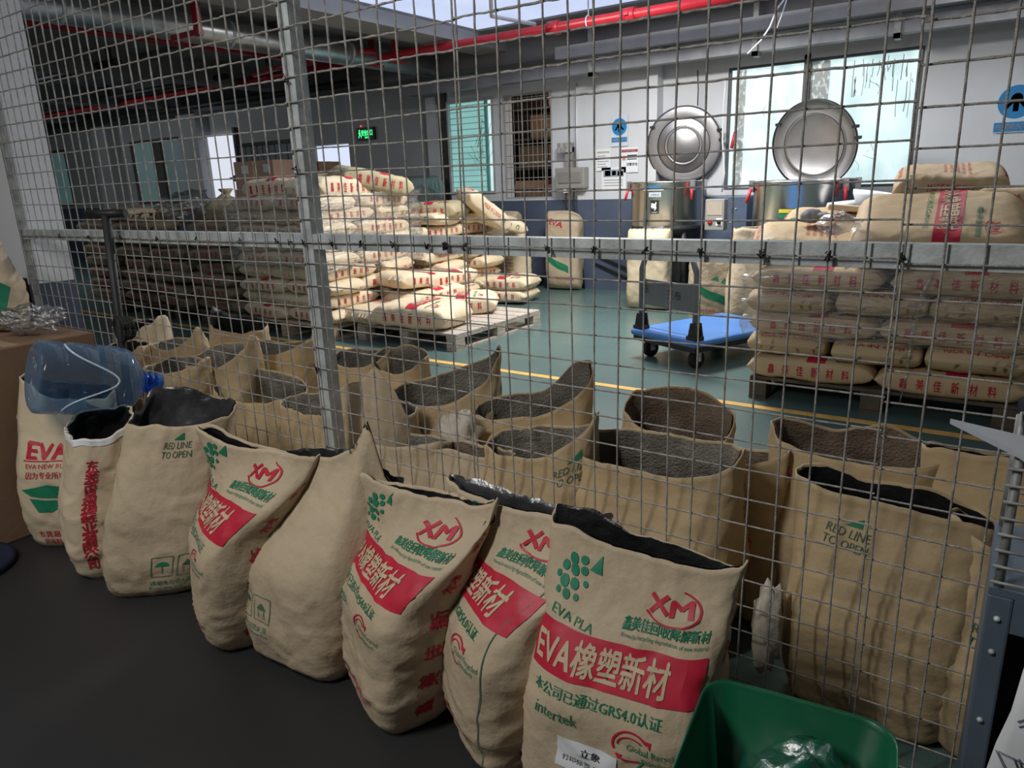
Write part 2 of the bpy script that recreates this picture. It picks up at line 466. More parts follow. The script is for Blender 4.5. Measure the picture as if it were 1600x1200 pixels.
    def letter(s, ink, name, parent, M=None, off=.0022, L=.014):
        V0, F0, m0 = ink.refine(L); res = []
        side = [int(round(float(np.mean(V0[f, 0]))/(s.per/4))) % 4 for f in F0]
        for k in range(4):                                           # the print of each face is a part of its own
            F = [f for f, q in zip(F0, side) if q == k]; m = [x for x, q in zip(m0, side) if q == k]
            if not F: continue
            ids = sorted({i for f in F for i in f}); mp = {i: j for j, i in enumerate(ids)}
            res.append(s._letter(V0[ids], [[mp[i] for i in f] for f in F], m, ('front_print', 'side_print', 'back_print', 'side_print')[k], parent, M, off))
        return res
    def _letter(s, V, F, m, name, parent, M, off):
        lay = np.zeros(len(V))
        for f, k in zip(F, m):
            for i in f: lay[i] = .0016 if k in (2, 5) else 0.
        out = []
        for (a, b), l in zip(V, lay):
            p, n = s.at(a, b); p = Vector(p+n*(off+l)); out.append(M @ p if M is not None else p)
        return mesh_obj(name, out, F, INKS, parent, m, smooth=True)

def ink_xm(I, w, h, q, gus=True, label=True, up=0., cut=0.):
    """front print: logos, red banner, certification lines. w face width, q = a of the right gusset's middle, up raises the whole print"""
    k = w/.36; U = h/.62; c = .74
    u = lambda b: (.515+up+(b-.515)*c)*U                             # the upper print is set close together
    v = lambda b: b*U
    hw = w*.47
    for i, (x, y, r) in enumerate([(-.125, .560, .011), (-.105, .572, .008), (-.138, .535, .009), (-.118, .538, .011), (-.10, .548, .008), (-.132, .502, .011), (-.112, .508, .010), (-.147, .512, .006), (-.122, .478, .009), (-.140, .478, .006), (-.103, .482, .006), (-.092, .520, .006)]):
        I.disc(x*k, u(y), r*k*.85, 1, 10, 1.15)
    I.poly([(-.092*k, u(.556)), (-.078*k, u(.60)), (-.070*k, u(.552))], 1)
    I.text('EVA PLA', -.098*k, u(.434), .023*k, 1, -.10, .004)
    I.line((.045*k, u(.542)), (.078*k, u(.500)), .008*k, 0); I.line((.047*k, u(.500)), (.076*k, u(.545)), .008*k, 0)
    I.text('M', .102*k, u(.520), .040*k, 0, 0, .03, .042*k, skew=.15)
    I.ring(.085*k, u(.520), .047*k, .052*k, -2.7, 1.25, 0, 30, .62)
    I.text('鑫美佳回收降解新材', .080*k, u(.464), .022*k, 1, 0, .02, .165*k)
    I.text('Xinmeijia recycling degradation of new material', .080*k, u(.436), .010*k, 1, 0, .004, .165*k)
    I.grid(-hw, hw, u(.302), u(.414), 22, 8, 0)
    I.text('EVA橡塑新材', -.025*k, u(.358), .062*k, 2, 0, .022, .265*k)
    I.text('本公司已通过GRS4.0认证', -.020*k, u(.266), .025*k, 1, 0, .012, .25*k)
    I.text('intertek', -.085*k, u(.208), .036*k, 1, 0, .008, .088*k)
    y = u(.190)
    I.ring(.055*k, y, .029*k, .033*k, .5, 3.6, 0, 20, .9); I.ring(.055*k, y, .021*k, .024*k, .6, 3.2, 0, 16, .8)
    I.ring(.055*k, y, .029*k, .033*k, 3.9, 5.3, 0, 12, .9)
    I.poly([(.080*k, y+.020), (.091*k, y+.020), (.089*k, y+.006)], 0); I.poly([(.030*k, y-.020), (.043*k, y-.018), (.036*k, y-.028)], 0)
    I.text('Global Recycled', .095*k, y-.003, .017*k, 1, 0, .006, .092*k); I.text('Standard', .100*k, y-.019, .017*k, 1, 0, .006, .05*k)
    I.text('东莞市美佳新材料有限公司', -.02*k, v(.105), .032*k, 0, 0, .012, .27*k)
    I.text('Xinmeijia New Material Co., Ltd.', -.02*k, v(.078), .013*k, 0, 0, .004, .22*k)
    if label:
        y = u(.105); I.grid(-.075*k, .035*k, y-.035, y+.03, 4, 3, 4)
        I.text('立象', -.01*k, y+.012, .018*k, 5, 0, .012); I.text('打印标签 EVA', -.02*k, y-.012, .014*k, 5, 0, .01)
        I.text('7', .075*k, y+.03, .026*k, 1)
    if gus:
        gtext(I, q, h); gtext(I, -q, h)
def gtext(I, a, h, s='鑫美佳新材料', size=.046, b0=.06, b1=.92):
    """side print, the line running up the sack"""
    n = len(s)
    for i, ch in enumerate(s): I.text(ch, a, h*(b0+(b1-b0)*(i+.5)/n), size, 0, PI/2, .018)
def ink_redline(I, a, b, k=1., rot=0.):
    I.text('RED LINE\nTO OPEN', a, b, .034*k, 3, rot, .006, .115*k)
    c, q = math.cos(rot), math.sin(rot)
    I.poly([(a+x*c-y*q, b+x*q+y*c) for x, y in ((-.018*k, .036*k), (.026*k, .036*k), (.022*k, .062*k))], 1)
def ink_care(I, a, b, k=1.):
    for da, sh in ((0, 'u'), (.075, 'h')):
        x0, x1, y0, y1 = a+(da-.03)*k, a+(da+.03)*k, b-.035*k, b+.04*k
        for p, q in (((x0, y0), (x1, y0)), ((x1, y0), (x1, y1)), ((x1, y1), (x0, y1)), ((x0, y1), (x0, y0))): I.line(p, q, .002*k, 3)
        if sh == 'u':
            I.ring(a+da*k, b+.006*k, 0.0001, .02*k, 0, PI, 1, 12, .8); I.line((a+da*k, b+.006*k), (a+da*k, b-.022*k), .002*k, 3)
        else:
            I.poly([(a+(da-.017)*k, b+.002*k), (a+(da+.017)*k, b+.002*k), (a+da*k, b+.022*k)], 3)
            I.line((a+(da-.012)*k, b), (a+(da-.012)*k, b-.024*k), .002*k, 3); I.line((a+(da+.012)*k, b), (a+(da+.012)*k, b-.024*k), .002*k, 3)
    I.text('请避免日晒火源', a+.03*k, b-.06*k, .020*k, 1, 0, .01, .13*k)
    I.text('Keep away from Fire', a+.03*k, b-.082*k, .016*k, 1, 0, .006, .13*k)
def ink_eva(I, w, h, q):
    u = lambda b: b*h/.62
    I.text('EVA', -.03, u(.405), .085, 0, 0, .035, .155)
    I.line((-.115, u(.367)), (.09, u(.367)), .004, 0)
    I.text('EVA·NEW RUBBER', -.01, u(.347), .024, 0, 0, .008, .19)
    I.text('因为专业所以信赖', -.01, u(.312), .028, 0, 0, .012, .19)
    I.poly([(-.125, u(.255)), (-.03, u(.275)), (.055, u(.262)), (.035, u(.218)), (-.03, u(.222)), (-.09, u(.232))], 1)
    I.poly([(-.095, u(.222)), (-.03, u(.214)), (.035, u(.208)), (-.02, u(.165)), (-.068, u(.166))], 1)
    I.text('东莞易福鞋业', -.01, u(.07), .030, 0, 0, .012, .17); I.text('易福鞋材塑料', -.01, u(.036), .026, 0, 0, .01, .15)
    for sg in (-1, 1):
        for i, ch in enumerate('东莞市易福鞋业有限公司'): I.text(ch, sg*q, u(.52-.043*i), .042, 0, 0, .02)
def ink_firm(I, a, h, top=.54):
    for i, ch in enumerate('东莞市易福鞋业有限公司'): I.text(ch, a, h/.62*(top-.043*i), .046, 0, .06, .022)
def ink_leaf(I, k=1.):
    I.poly([(-.13*k, .29*k), (-.10*k, .33*k), (.06*k, .235*k), (.065*k, .17*k), (.0, .20*k)], 1)
    I.poly([(.03*k, .345*k), (.055*k, .385*k), (.085*k, .33*k)], 1); I.poly([(-.02*k, .375*k), (.01*k, .40*k), (.02*k, .36*k)], 1)
    I.text('东莞市易福鞋业有限公司', .0, .12*k, .026*k, 0, -.1, .01, .24*k)

def upright_sack(name, label, loc, rz, h, w, d, top, rim, ink=None, paper=KRAFT, liner=LINER, lip=None, depth=.5, seed=1, amp=1., flare=None, group=None, N=96, M=52, bend=0., neck=.72, lin_seed=0, full=1., closed=False, twist=0.):
    t = thing(name, label, 'sack', (loc[0], loc[1], 0), rz, group)
    s = Sack(h, w, d, top, rim, seed, amp, N, M, bend=bend, neck=neck, flare=flare, full=full, closed=closed, twist=twist)
    s.P[:, :, 2] -= s.P[0, :, 2].min()-.002
    s.body('paper_sack', paper, t, closed=closed)
    if liner is not None: s.liner('inner_liner', liner, t, depth, lip, seed)
    if ink:
        I = Ink(); ink(I, s.per*.25); s.letter(I, 'printed_lettering', t)
    return t
#@@STRUCT
# ================================================================== SETTING
BW = 6.32                                                            # inner face of the back wall
def floor_mat(name, c1, c2, rough, rvar):
    m = mat(name, c1, rough, var=.1, col2=c2, scale=.9, bump=.05, bscale=30, cs=(.3, .7))
    nt = m.node_tree; b = nt.nodes['Principled BSDF']
    n = nt.nodes.new('ShaderNodeTexNoise'); n.inputs['Scale'].default_value = 2.2; n.inputs['Detail'].default_value = 9
    mr = nt.nodes.new('ShaderNodeMapRange'); mr.inputs['From Min'].default_value = .3; mr.inputs['From Max'].default_value = .7
    mr.inputs['To Min'].default_value = rough-rvar; mr.inputs['To Max'].default_value = rough+rvar
    nt.links.new(n.outputs['Fac'], mr.inputs['Value']); nt.links.new(mr.outputs['Result'], b.inputs['Roughness'])
    return m
EPOXY = floor_mat('green_epoxy_floor', (.075, .125, .120), (.115, .175, .165), .33, .10)
DARKFLOOR = floor_mat('dark_concrete_floor', (.020, .020, .021), (.034, .034, .035), .55, .12)
struct('floor', MB().box(-20, 3, .02, BW, -.1, 0), EPOXY)
struct('floor_front', MB().box(-20, 3, -6, .02, -.1, 0), DARKFLOOR)
struct('floor_line', MB().box(-12, 2.4, 2.47, 2.53, .0, .0025), YELLOW)

def wall_x(mb, x0, x1, y0, y1, z0, z1, holes, mi=0):
    holes = [h for h in holes if h[0] > x0 and h[1] < x1]
    xs = sorted({x0, x1, *[v for h in holes for v in h[:2]]})
    for a, b in zip(xs[:-1], xs[1:]):
        hs = sorted([(h[2], h[3]) for h in holes if h[0] <= a+1e-6 and h[1] >= b-1e-6]); z = z0
        for p, q in hs:
            if p > z: mb.box(a, b, y0, y1, z, p, mi)
            z = max(z, q)
        if z < z1: mb.box(a, b, y0, y1, z, z1, mi)
HOLES = [(-2.67, -.90, 1.13, 2.34), (-6.42, -5.66, 1.16, 2.33), (-5.52, -4.80, 1.08, 2.33), (-9.25, -8.32, 1.48, 1.93), (-14.3, -12.4, 1.12, 2.28), (-17.7, -16.9, 1.12, 2.28)]
mb = MB(); wall_x(mb, -8.3, 3, BW, BW+.2, 1.06, 3.4, HOLES); struct('wall_back', mb, WHITEWALL)
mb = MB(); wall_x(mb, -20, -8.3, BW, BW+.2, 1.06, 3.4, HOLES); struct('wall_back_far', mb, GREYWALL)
struct('wall_back_dado', MB().box(-20, 3, BW-.006, BW+.2, 0, 1.06), DADO)
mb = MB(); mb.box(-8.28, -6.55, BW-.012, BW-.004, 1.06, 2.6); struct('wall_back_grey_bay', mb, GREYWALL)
struct('wall_left', MB().box(-20.2, -20, -6, BW, 0, 3.4), GREYWALL)
struct('wall_right', MB().box(3, 3.2, -6, BW, 0, 3.4), WHITEWALL)
struct('wall_front', MB().box(-20, 3, -6.2, -6, 0, 3.4), GREYWALL)
# pier the fence ends on: white above, dark dado below, blue on the inner reveal
mb = MB(); mb.box(-20, -3.9, .0, .2, .9, 3.05, 0); struct('wall_pier', mb, WHITEWALL)
mb = MB(); mb.box(-20, -3.9, .0, .2, 0, .9, 0); struct('wall_pier_dado', mb, DADO)
struct('wall_pier_dark_band', MB().box(-20, -3.93, -.006, .0, 0, .93), DARKDADO)
# two engaged columns on the back wall
mb = MB(); mb.box(-3.50, -3.38, BW-.16, BW, 1.06, 3.0).box(-4.42, -3.50, BW-.07, BW, 1.06, 3.0); struct('wall_back_column', mb, WHITEWALL)
mb = MB(); mb.box(-4.42, -3.50, BW-.075, BW, 0, 1.06); struct('wall_back_column_dado', mb, DADO)
for i, x in enumerate((-12.25, -15.2)):
    struct('wall_back_pilaster', MB().box(x, x+.55, BW-.25, BW, 0, 3.1), GREYWALL)

# ceiling with a roof light over the middle bay
CZ = 2.90
OX0, OX1, OY0, OY1 = -6.05, -1.2, 1.1, 6.0
OX0, OY1 = -5.2, 5.43                                              # measured at the edge of the bright opening
mb = MB(); mb.box(-20, OX0, -.2, BW+.2, CZ, CZ+.2, 0); mb.box(OX1, 3, -.2, BW+.2, CZ, CZ+.2, 0)
mb.box(OX0, OX1, OY1, max(OY1+.1, BW+.2), CZ, CZ+.2, 0); mb.box(OX0, OX1, -.2, OY0, CZ, CZ+.2, 0)
struct('ceiling', mb, CONCRETE)
struct('ceiling_front', MB().box(-20, 3, -6.2, -.2, 3.05, 3.25), CONCRETE)
mb = MB(); mb.box(OX0-.1, OX0, OY0, OY1, CZ+.04, CZ+.2).box(OX1, OX1+.1, OY0, OY1, CZ+.04, CZ+.2).box(OX0, OX1, OY0-.1, OY0, CZ+.04, CZ+.2).box(OX0, OX1, OY1, OY1+.1, CZ+.04, CZ+.2)
struct('ceiling_roof_light_curb', mb, WHITEWALL)
SKYL = emit_mat('translucent_roof_sheet', (.60, .68, .92), 1.0, (.50, .59, .84), (1, 1, 1), 1.2)
struct('ceiling_roof_light_sheet', MB().box(OX0, OX1, OY0, OY1, CZ+.02, CZ+.04), SKYL)
# beams
struct('ceiling_beam', MB().box(OX0-.42, OX0-.005, .2, BW, 2.765, CZ), BEAMC)
struct('ceiling_beam_back', MB().box(-20, 3, BW-.32, BW, 2.62, CZ), CONCRETE)
for i, x in enumerate((-9.2, -12.2, -15.4)): struct('ceiling_beam_cross', MB().box(x, x+.35, .2, BW-.3, 2.66, CZ), SHADEC)
struct('ceiling_beam_long', MB().box(-20, OX0-.42, 3.6, 3.9, 2.855, CZ), SHADEC)

# ---- windows
def bar(mb, x0, x1, z0, z1, y0, y1, w, mi=0):
    mb.box(x0, x0+w, y0, y1, z0, z1, mi).box(x1-w, x1, y0, y1, z0, z1, mi).box(x0+w, x1-w, y0, y1, z0, z0+w, mi).box(x0+w, x1-w, y0, y1, z1-w, z1, mi)
FRAME = mat('dark_window_frame', (.10, .10, .105), .5, metal=.2, var=.1)
FRAMEL = mat('pale_window_frame', (.45, .47, .48), .5, metal=.2, var=.1)
GLASS_W = emit_mat('frosted_pane_daylight', (.72, .93, .95), .95, (.44, .66, .67), (2.2, 1, 1.1), 3.0, (.25, .62))
GLASS_D = emit_mat('wet_dirty_pane', (.75, .85, .85), .8, (.10, .135, .125), (9, 1, 5), 3.0, (.50, .68))
GLASS_T = emit_mat('teal_pane_daylight', (.28, .66, .61), .72, (.20, .50, .47), (1, 1, 2), 2.0)
GLASS_F = emit_mat('dim_teal_pane', (.06, .15, .145), .5, (.022, .055, .06), (1, 1, .5), 1.0)
w = tag(bpy.data.objects.new('window_1', None), kind='structure'); COL.objects.link(w)
mb = MB(); bar(mb, -2.67, -.90, 1.13, 2.34, BW+.02, BW+.09, .025); mb.box(-1.93, -1.87, BW+.0, BW+.1, 1.15, 2.38); mb.build('window_frame', FRAME, w)
MB().box(-2.645, -1.93, BW+.05, BW+.058, 1.155, 2.375).build('window_pane', GLASS_W, w)
MB().box(-1.87, -1.70, BW+.05, BW+.058, 1.155, 2.375).build('window_pane', GLASS_D, w)
MB().box(-1.70, -.925, BW+.07, BW+.078, 1.155, 2.375).build('window_pane', GLASS_W, w)
MB().box(-2.60, -2.50, BW+.045, BW+.049, 1.155, 2.375).build('window_pane', GLASS_D, w)
mb = MB()                                                            # dirt runs on the glass
rr = random.Random(3)
for i in range(26):
    x = -1.5+rr.random()*.55; z = 2.30-rr.random()*.25; l = .03+rr.random()*rr.random()*.45
    mb.tube([(x, BW+.066, z), (x+rr.uniform(-.008, .008), BW+.066, z-l*.5), (x+rr.uniform(-.012, .012), BW+.066, z-l)], .0015+.0018*rr.random(), 4)
for i in range(9):
    x = -2.3+rr.random()*1.1; z = 1.35+rr.random()*.8
    mb.tube([(x, BW+.044, z), (x+rr.uniform(-.05, .05), BW+.044, z-.05), (x+rr.uniform(-.05, .08), BW+.044, z-.1)], .0018, 4)
mb.build('dirt_run', mat('grey_grime', (.16, .17, .17), .7, var=.2), w)
w = tag(bpy.data.objects.new('window_2', None), kind='structure'); COL.objects.link(w)
mb = MB(); bar(mb, -6.42, -5.66, 1.16, 2.33, BW-.02, BW+.08, .03); mb.build('window_frame', FRAMEL, w)
mb = MB().box(-6.39, -5.80, BW+.03, BW+.04, 1.19, 2.30); mb.build('window_pane', GLASS_T, w)
mb = MB().box(-5.78, -5.69, BW+.03, BW+.04, 1.19, 2.30); mb.build('window_pane', GLASS_W, w)
mb = MB()
for i in range(15): mb.box(-6.39, -5.80, BW+.018, BW+.03, 1.24+i*.073, 1.246+i*.073)
mb.box(-5.81, -5.77, BW+.0, BW+.06, 1.19, 2.3); mb.build('louvre_bar', mat('teal_louvre_bar', (.14, .34, .32), .5, var=.05), w)
mb = MB()
for i in range(18):
    x = -5.98+rr.random()*.22; z = 1.4+rr.random()*.6; a = rr.uniform(-.9, .9)
    mb.tube([(x, BW+.012, z), (x+.1*math.sin(a), BW+.012, z+.13), (x+.22*math.sin(a), BW+.012, z+.2)], .0025, 4)
mb.build('dirt_smear', mat('grey_grime', (.16, .17, .17), .7), w)
struct('window_2_jamb', MB().box(-6.72, -6.55, BW-.08, BW, 1.06, 2.4).box(-6.55, -6.42, BW-.03, BW, 1.06, 2.5, 1), [FRAMEL, BLACK])
for k, (x0, x1) in enumerate(((-14.3, -12.4), (-17.7, -16.9))):
    w = tag(bpy.data.objects.new('window_%d' % (3+k), None), kind='structure'); COL.objects.link(w)
    mb = MB(); bar(mb, x0, x1, 1.12, 2.28, BW-.02, BW+.08, .05)
    if k == 0: mb.box(-13.55, -13.25, BW-.03, BW+.08, 1.15, 2.25)
    mb.build('window_frame', FRAME, w); MB().box(x0+.05, x1-.05, BW+.03, BW+.04, 1.17, 2.23).build('window_pane', GLASS_F, w)
# yard seen through the far opening
w = tag(bpy.data.objects.new('window_5', None), kind='structure'); COL.objects.link(w)
SHEET = mat('white_corrugated_sheet', (.6, .6, .6), .6, var=.06)
mb = MB().box(-9.6, -7.9, 8.2, 8.22, .9, 1.80)
for i in range(24): mb.box(-9.6+i*.07, -9.575+i*.07, 8.17, 8.2, .9, 1.80)
mb.build('corrugated_sheet', SHEET, w)
MB().box(-10.2, -7.2, 8.6, 8.62, .5, 3.0).build('daylight', emit_mat('yard_daylight', (.93, .97, 1), 1.3), w)
# serving hatch: dark store room behind a mesh
for b_ in ((-6.6, -4.0, 8.3, 8.4, 0, 3), (-6.7, -6.6, BW+.2, 8.4, 0, 3), (-4.0, -3.9, BW+.2, 8.4, 0, 3), (-6.7, -3.9, BW+.2, 8.4, 3, 3.1), (-6.6, -4.0, BW+.2, 8.3, .8, .9)): struct('wall_store_room', MB().box(*b_), mat('store_room_brown_wall', (.10, .065, .05), .8, var=.3, scale=4))
# ================================================================== FENCE
CELL, KH, X29, ZR = .065, .06903, -.175, 1.138
fence = thing('wire_fence', 'welded wire mesh fence on a grey steel post and rail behind the front sacks', 'fence', (-1.9, 0, 0))
def xcol(i): return X29+(i-29)*CELL
def wire_panel(x0, x1, xs, zs, y, seed, ztop=2.25):
    rr = random.Random(seed); mb = MB()
    for x in xs:
        z = .015; pts = []; rad = []; a = rr.uniform(0, 9)
        while z < ztop:
            dust = smooth01((z-1.25)/.5)
            pts.append((x+1.9+.0016*math.sin(z*5+a)+.0012*rr.uniform(-1, 1)*dust, y+.003*math.sin(z*3+a), z))
            rad.append(.00225+dust*(.0003+.0011*rr.random()**2)); z += .0345
        mb.tube(pts, rad, 5, cap=False)
    for k, z in enumerate(zs):
        x = x0; pts = []; rad = []; a = rr.uniform(0, 9)
        while x <= x1+.001:
            dust = smooth01((z-1.25)/.4)
            pts.append((x+1.9, y+.003, z+.0022*math.sin(x*4+a)+.0014*rr.uniform(-1, 1)*dust))
            rad.append(.0022+dust*(.0003+.0014*rr.random()**2)); x += (.0325 if z < 1.3 else .016)
        mb.tube(pts, rad, 5, cap=False)
    return mb
rows = [ZR+KH*j for j in range(-16, 17)]
P1 = wire_panel(-3.89, xcol(3), [xcol(i) for i in range(-28, 4)], [z-.003 for z in rows], -.004, 1)
P2 = wire_panel(xcol(3)-.02, xcol(13.06), [xcol(i) for i in range(4, 13)]+[xcol(13.06)], rows, -.002, 2)
P3 = wire_panel(xcol(12.94), xcol(29.05), [xcol(12.94)]+[xcol(i) for i in range(14, 29)]+[xcol(29.05)], [z-.001 for z in rows], -.006, 3)
P4 = wire_panel(xcol(28.9), xcol(40), [xcol(28.87)]+[xcol(i) for i in range(30, 41)], [z-.012 for z in rows], -.001, 4)
for p in (P1, P2, P3, P4): p.build('mesh_panel', WIRE, fence)
mb = MB(); mb.box(-1.888+1.9, -1.838+1.9, .006, .056, 0, 2.88); mb.build('post', STEEL, fence)
mb = MB(); mb.box(-1.845+1.9, 1.2+1.9, .008, .05, ZR-.0235, ZR+.0235); mb.box(-3.9+1.9, -1.882+1.9, .008, .05, ZR-.022, ZR+.024); mb.build('rail', STEEL, fence)
mb = MB(); mb.box(-3.9+1.9, 1.2+1.9, .008, .05, 2.30, 2.345); mb.build('top_rail', STEEL, fence)
mb = MB(); mb.box(-3.905+1.9, -3.885+1.9, -.002, .03, 0, 2.3); mb.build('end_post', DUSTYSTEEL, fence)
rr = random.Random(5)
for i in list(range(-22, 4, 4))+[1, 3, 5, 7, 9]+[11, 12, 13, 17, 19, 21, 23, 25, 27, 29]:
    x = xcol(i)+1.9; mb = MB()
    for q in range(2 if i != 12 else 5):
        pts = [(x+rr.uniform(-.007, .008), -.010+rr.uniform(-.006, .004), ZR+rr.uniform(-.013, .011)) for _ in range(6)]
        mb.tube(pts, .0016, 4)
    mb.build('tie_wire', BLACK, fence)
for z in (.72, 1.35, 1.62, 1.9):
    mb = MB(); mb.tube([(-1.865+1.9+rr.uniform(-.012, .012), -.008+rr.uniform(-.005, .003), z+rr.uniform(-.02, .02)) for _ in range(6)], .0017, 4); mb.build('tie_wire', BLACK, fence)

# ================================================================== OVERHEAD SERVICES
PZ, PY = 2.70, 4.95
fp = thing('fire_pipe', 'thick red sprinkler pipe running along under the ceiling in front of the back wall', 'pipe', (-5, PY, PZ))
mb = MB(); mb.tube([(-14, 0, 0), (6, 0, 0)], .045, 14); mb.build('main_run', REDPIPE, fp)
for x in (-3.92+5, -3.13+5, -8.2+5):
    mb = MB(); mb.tube([(x-.06, 0, 0), (x+.06, 0, 0)], .064, 14).box(x-.02, x+.02, -.085, .085, -.012, .012); mb.build('coupling', REDPIPE, fp)
for x in (-3.55, -6.55, -9.4):
    mb = MB(); mb.tube([(x+5, 0, .05), (x+5, 0, .20)], .008, 6).tube([(x+5, .055*math.cos(a), .055*math.sin(a)) for a in np.linspace(0, 2*PI, 13)], .007, 6); mb.build('hanger', STEEL, fp)
for x, z1, w in ((-6.30, .19, .045), (-5.95, .15, .035)):
    mb = MB(); mb.box(x+5-w, x+5+w, -.06, -.05, -.02, z1).box(x+5-w, x+5+w*1.4, -.14, .06, -.09, -.075); mb.build('bracket', REDPIPE, fp)
b1 = thing('branch_pipe', 'thin red branch pipe running back under the dark ceiling at the left', 'pipe', (-7.45, 3.2, 2.8))
mb = MB(); mb.tube([(0, -2.6, 0), (0, 2.2, 0)], .030, 10); mb.build('pipe_run', REDPIPE, b1)
mb = MB(); mb.tube([(0, -1.2, 0), (0, -1.25, .06), (0, -1.25, .10)], .025, 8); mb.build('riser', BLACK, b1)
mb = MB(); mb.box(-.03, .03, -.0, .012, 0, .10); mb.build('hanger', BLACK, b1)
b2 = thing('branch_pipe', 'short red drop bracket hanging below the steel duct at the top of the photo', 'pipe', (-5.75, 2.35, 2.66))
mb = MB(); mb.box(-.035, .035, -.02, .02, -.12, .19); mb.build('drop', REDPIPE, b2); mb = MB(); mb.box(-.36, .04, -.025, .025, -.12, -.075); mb.build('arm', REDPIPE, b2)
b3 = thing('branch_pipe', 'red branch pipe kinking off the thick sprinkler pipe beside its bracket', 'pipe', (-6.75, PY-.45, 2.66))
mb = MB(); mb.tube([(-1.3, .1, .02), (-.35, -.25, -.03), (.2, -.3, -.04), (.25, -.3, .10), (.6, .3, .08)], .03, 10); mb.build('pipe_run', REDPIPE, b3)
mb = MB(); mb.box(-.9, -.84, -.03, .03, .0, .18); mb.build('hanger', BLACK, b3)
for k, (z, y, x0, x1, r) in enumerate(((2.72, 4.6, -15, -8.6, .035), (2.63, 5.75, -18, -7.6, .05), (2.72, 3.1, -12, -8.4, .04))):
    o = MB().tube([(x0, y, z), (x1, y, z)], r, 8).box(x0+1.4, x0+1.46, y-.02, y+.02, z, 2.895).box(x0+3.4, x0+3.46, y-.02, y+.02, z, 2.895).build('dark_pipe', BLACK)
    tag(o, ('black pipe hung under the dark ceiling, nearest the far windows', 'long black pipe along the top of the back wall at the dark left end', 'black pipe crossing the dark ceiling in front of the other two')[k], 'pipe')
d = thing('air_duct', 'shiny galvanised steel duct running back under the ceiling beside the concrete beam', 'duct', (-6.35, 2.75, 2.72))
mb = MB(); mb.tube([(0, -2.2, .0), (0, 3.2, .0)], .125, 22); mb.build('duct_run', mat('shiny_galvanised_duct', (.62, .64, .66), .33, metal=.9, var=.12, scale=8), d)
for y in (-1.2, .3, 1.8): mb = MB(); mb.tube([(0, y-.015, 0), (0, y+.015, 0)], .132, 22); mb.build('joint_band', STEEL, d)
tr = thing('cable_trunking', 'long grey cable trunking fixed along the top of the back wall above the windows', 'trunking', (-2.5, 6.0, 2.40))
mb = MB(); mb.box(-4.2, 5, -.12, .0, .0, .12); mb.build('trunking_run', mat('grey_trunking', (.24, .245, .26), .6, metal=.2, var=.15), tr)
for x in (-1.55, .2, 1.4): mb = MB(); mb.box(x, x+.05, -.15, -.12, -.04, .48).box(x, x+.05, -.15, .0, -.04, 0); mb.build('support', DUSTYSTEEL, tr)
gp = thing('grey_duct', 'pale grey square duct hung just above the trunking in front of the back wall', 'duct', (-2.5, 5.8, 2.62))
mb = MB(); mb.box(-1.9, 5, -.05, .05, -.06, .06); mb.build('duct_run', mat('pale_grey_pipe', (.36, .36, .37), .6, var=.08), gp)
mb = MB(); mb.box(1.02, 1.06, .02, .05, 0, .27); mb.build('hanger', BLACK, gp)
a, b, c = onz(766, -20, 2.86), onz(768, 25, 2.86), onz(836, 38, 2.86)
tag(MB().tube([a, b, c], .02, 8).build('white_conduit', WHITEPIPE), 'white bent conduit crossing the bright roof light', 'pipe')
o = thing('hanging_cable', 'white cable ends dangling from the red pipe near the big window', 'cable', ony(1225, 2, 5.3))
p = [Vector(ony(x, y, 5.3)-ony(1225, 2, 5.3)) for x, y in ((1225, 0), (1214, 14), (1203, 42), (1190, 62), (1168, 84))]
MB().tube(p, .008, 6).build('cable', WHITEPIPE, o)
p = [Vector(ony(x, y, 5.3)-ony(1225, 2, 5.3)) for x, y in ((1229, 0), (1222, 22), (1214, 44))]
MB().tube(p, .006, 6).build('cable', WHITEPIPE, o)

# ================================================================== BACK WALL THINGS
F_WALL = Matrix(((1, 0, 0, 0), (0, 0, 1, 0), (0, 1, 0, 0), (0, 0, 0, 1)))   # flat ink (a,b) -> (x,z), facing -Y
def wallM(dy=0.): return Matrix(((1, 0, 0, 0), (0, 0, -1, dy), (0, 1, 0, 0), (0, 0, 0, 1)))
e = thing('exit_sign', 'green lit exit sign on the grey wall bay', 'sign', (-7.9, BW-.03, 2.03))
MB().box(-.17, .17, -.03, .015, -.085, .085).build('housing', BLACK, e)
I = Ink(); I.text('安全出口', .035, .012, .085, 0, 0, .03, .22); I.text('EXIT', .04, -.052, .035, 0, 0, .02, .10)
I.disc(-.11, .045, .014, 0); I.line((-.11, .03), (-.115, -.01), .022, 0); I.line((-.115, -.01), (-.135, -.055), .013, 0); I.line((-.113, -.01), (-.085, -.03), .013, 0); I.line((-.085, -.03), (-.08, -.055), .012, 0); I.line((-.135, .015), (-.085, .0), .012, 0)
I.flat('lit_lettering', [emit_mat('exit_green_light', (.02, 1, .22), 1.5)], e, wallM(-.032))
tag(MB().box(-8.02, -8.0, BW-.03, BW-.015, 2.13, 2.15).build('red_indicator', emit_mat('red_pilot_light', (1, .05, .03), 1.2)), 'tiny red pilot light above the lit exit sign', 'light')
def poster(name, label, cat, px, py, w, h, base=PAPER, y=BW-.08):
    p = ony(px, py, y); t = thing(name, label, cat, p)
    MB().box(-w/2, w/2, -.004, .0, -h/2, h/2).build('sheet', base, t); return t
SIGNBASE = mat('pale_sign_base', (.60, .66, .74), .5, var=.04)
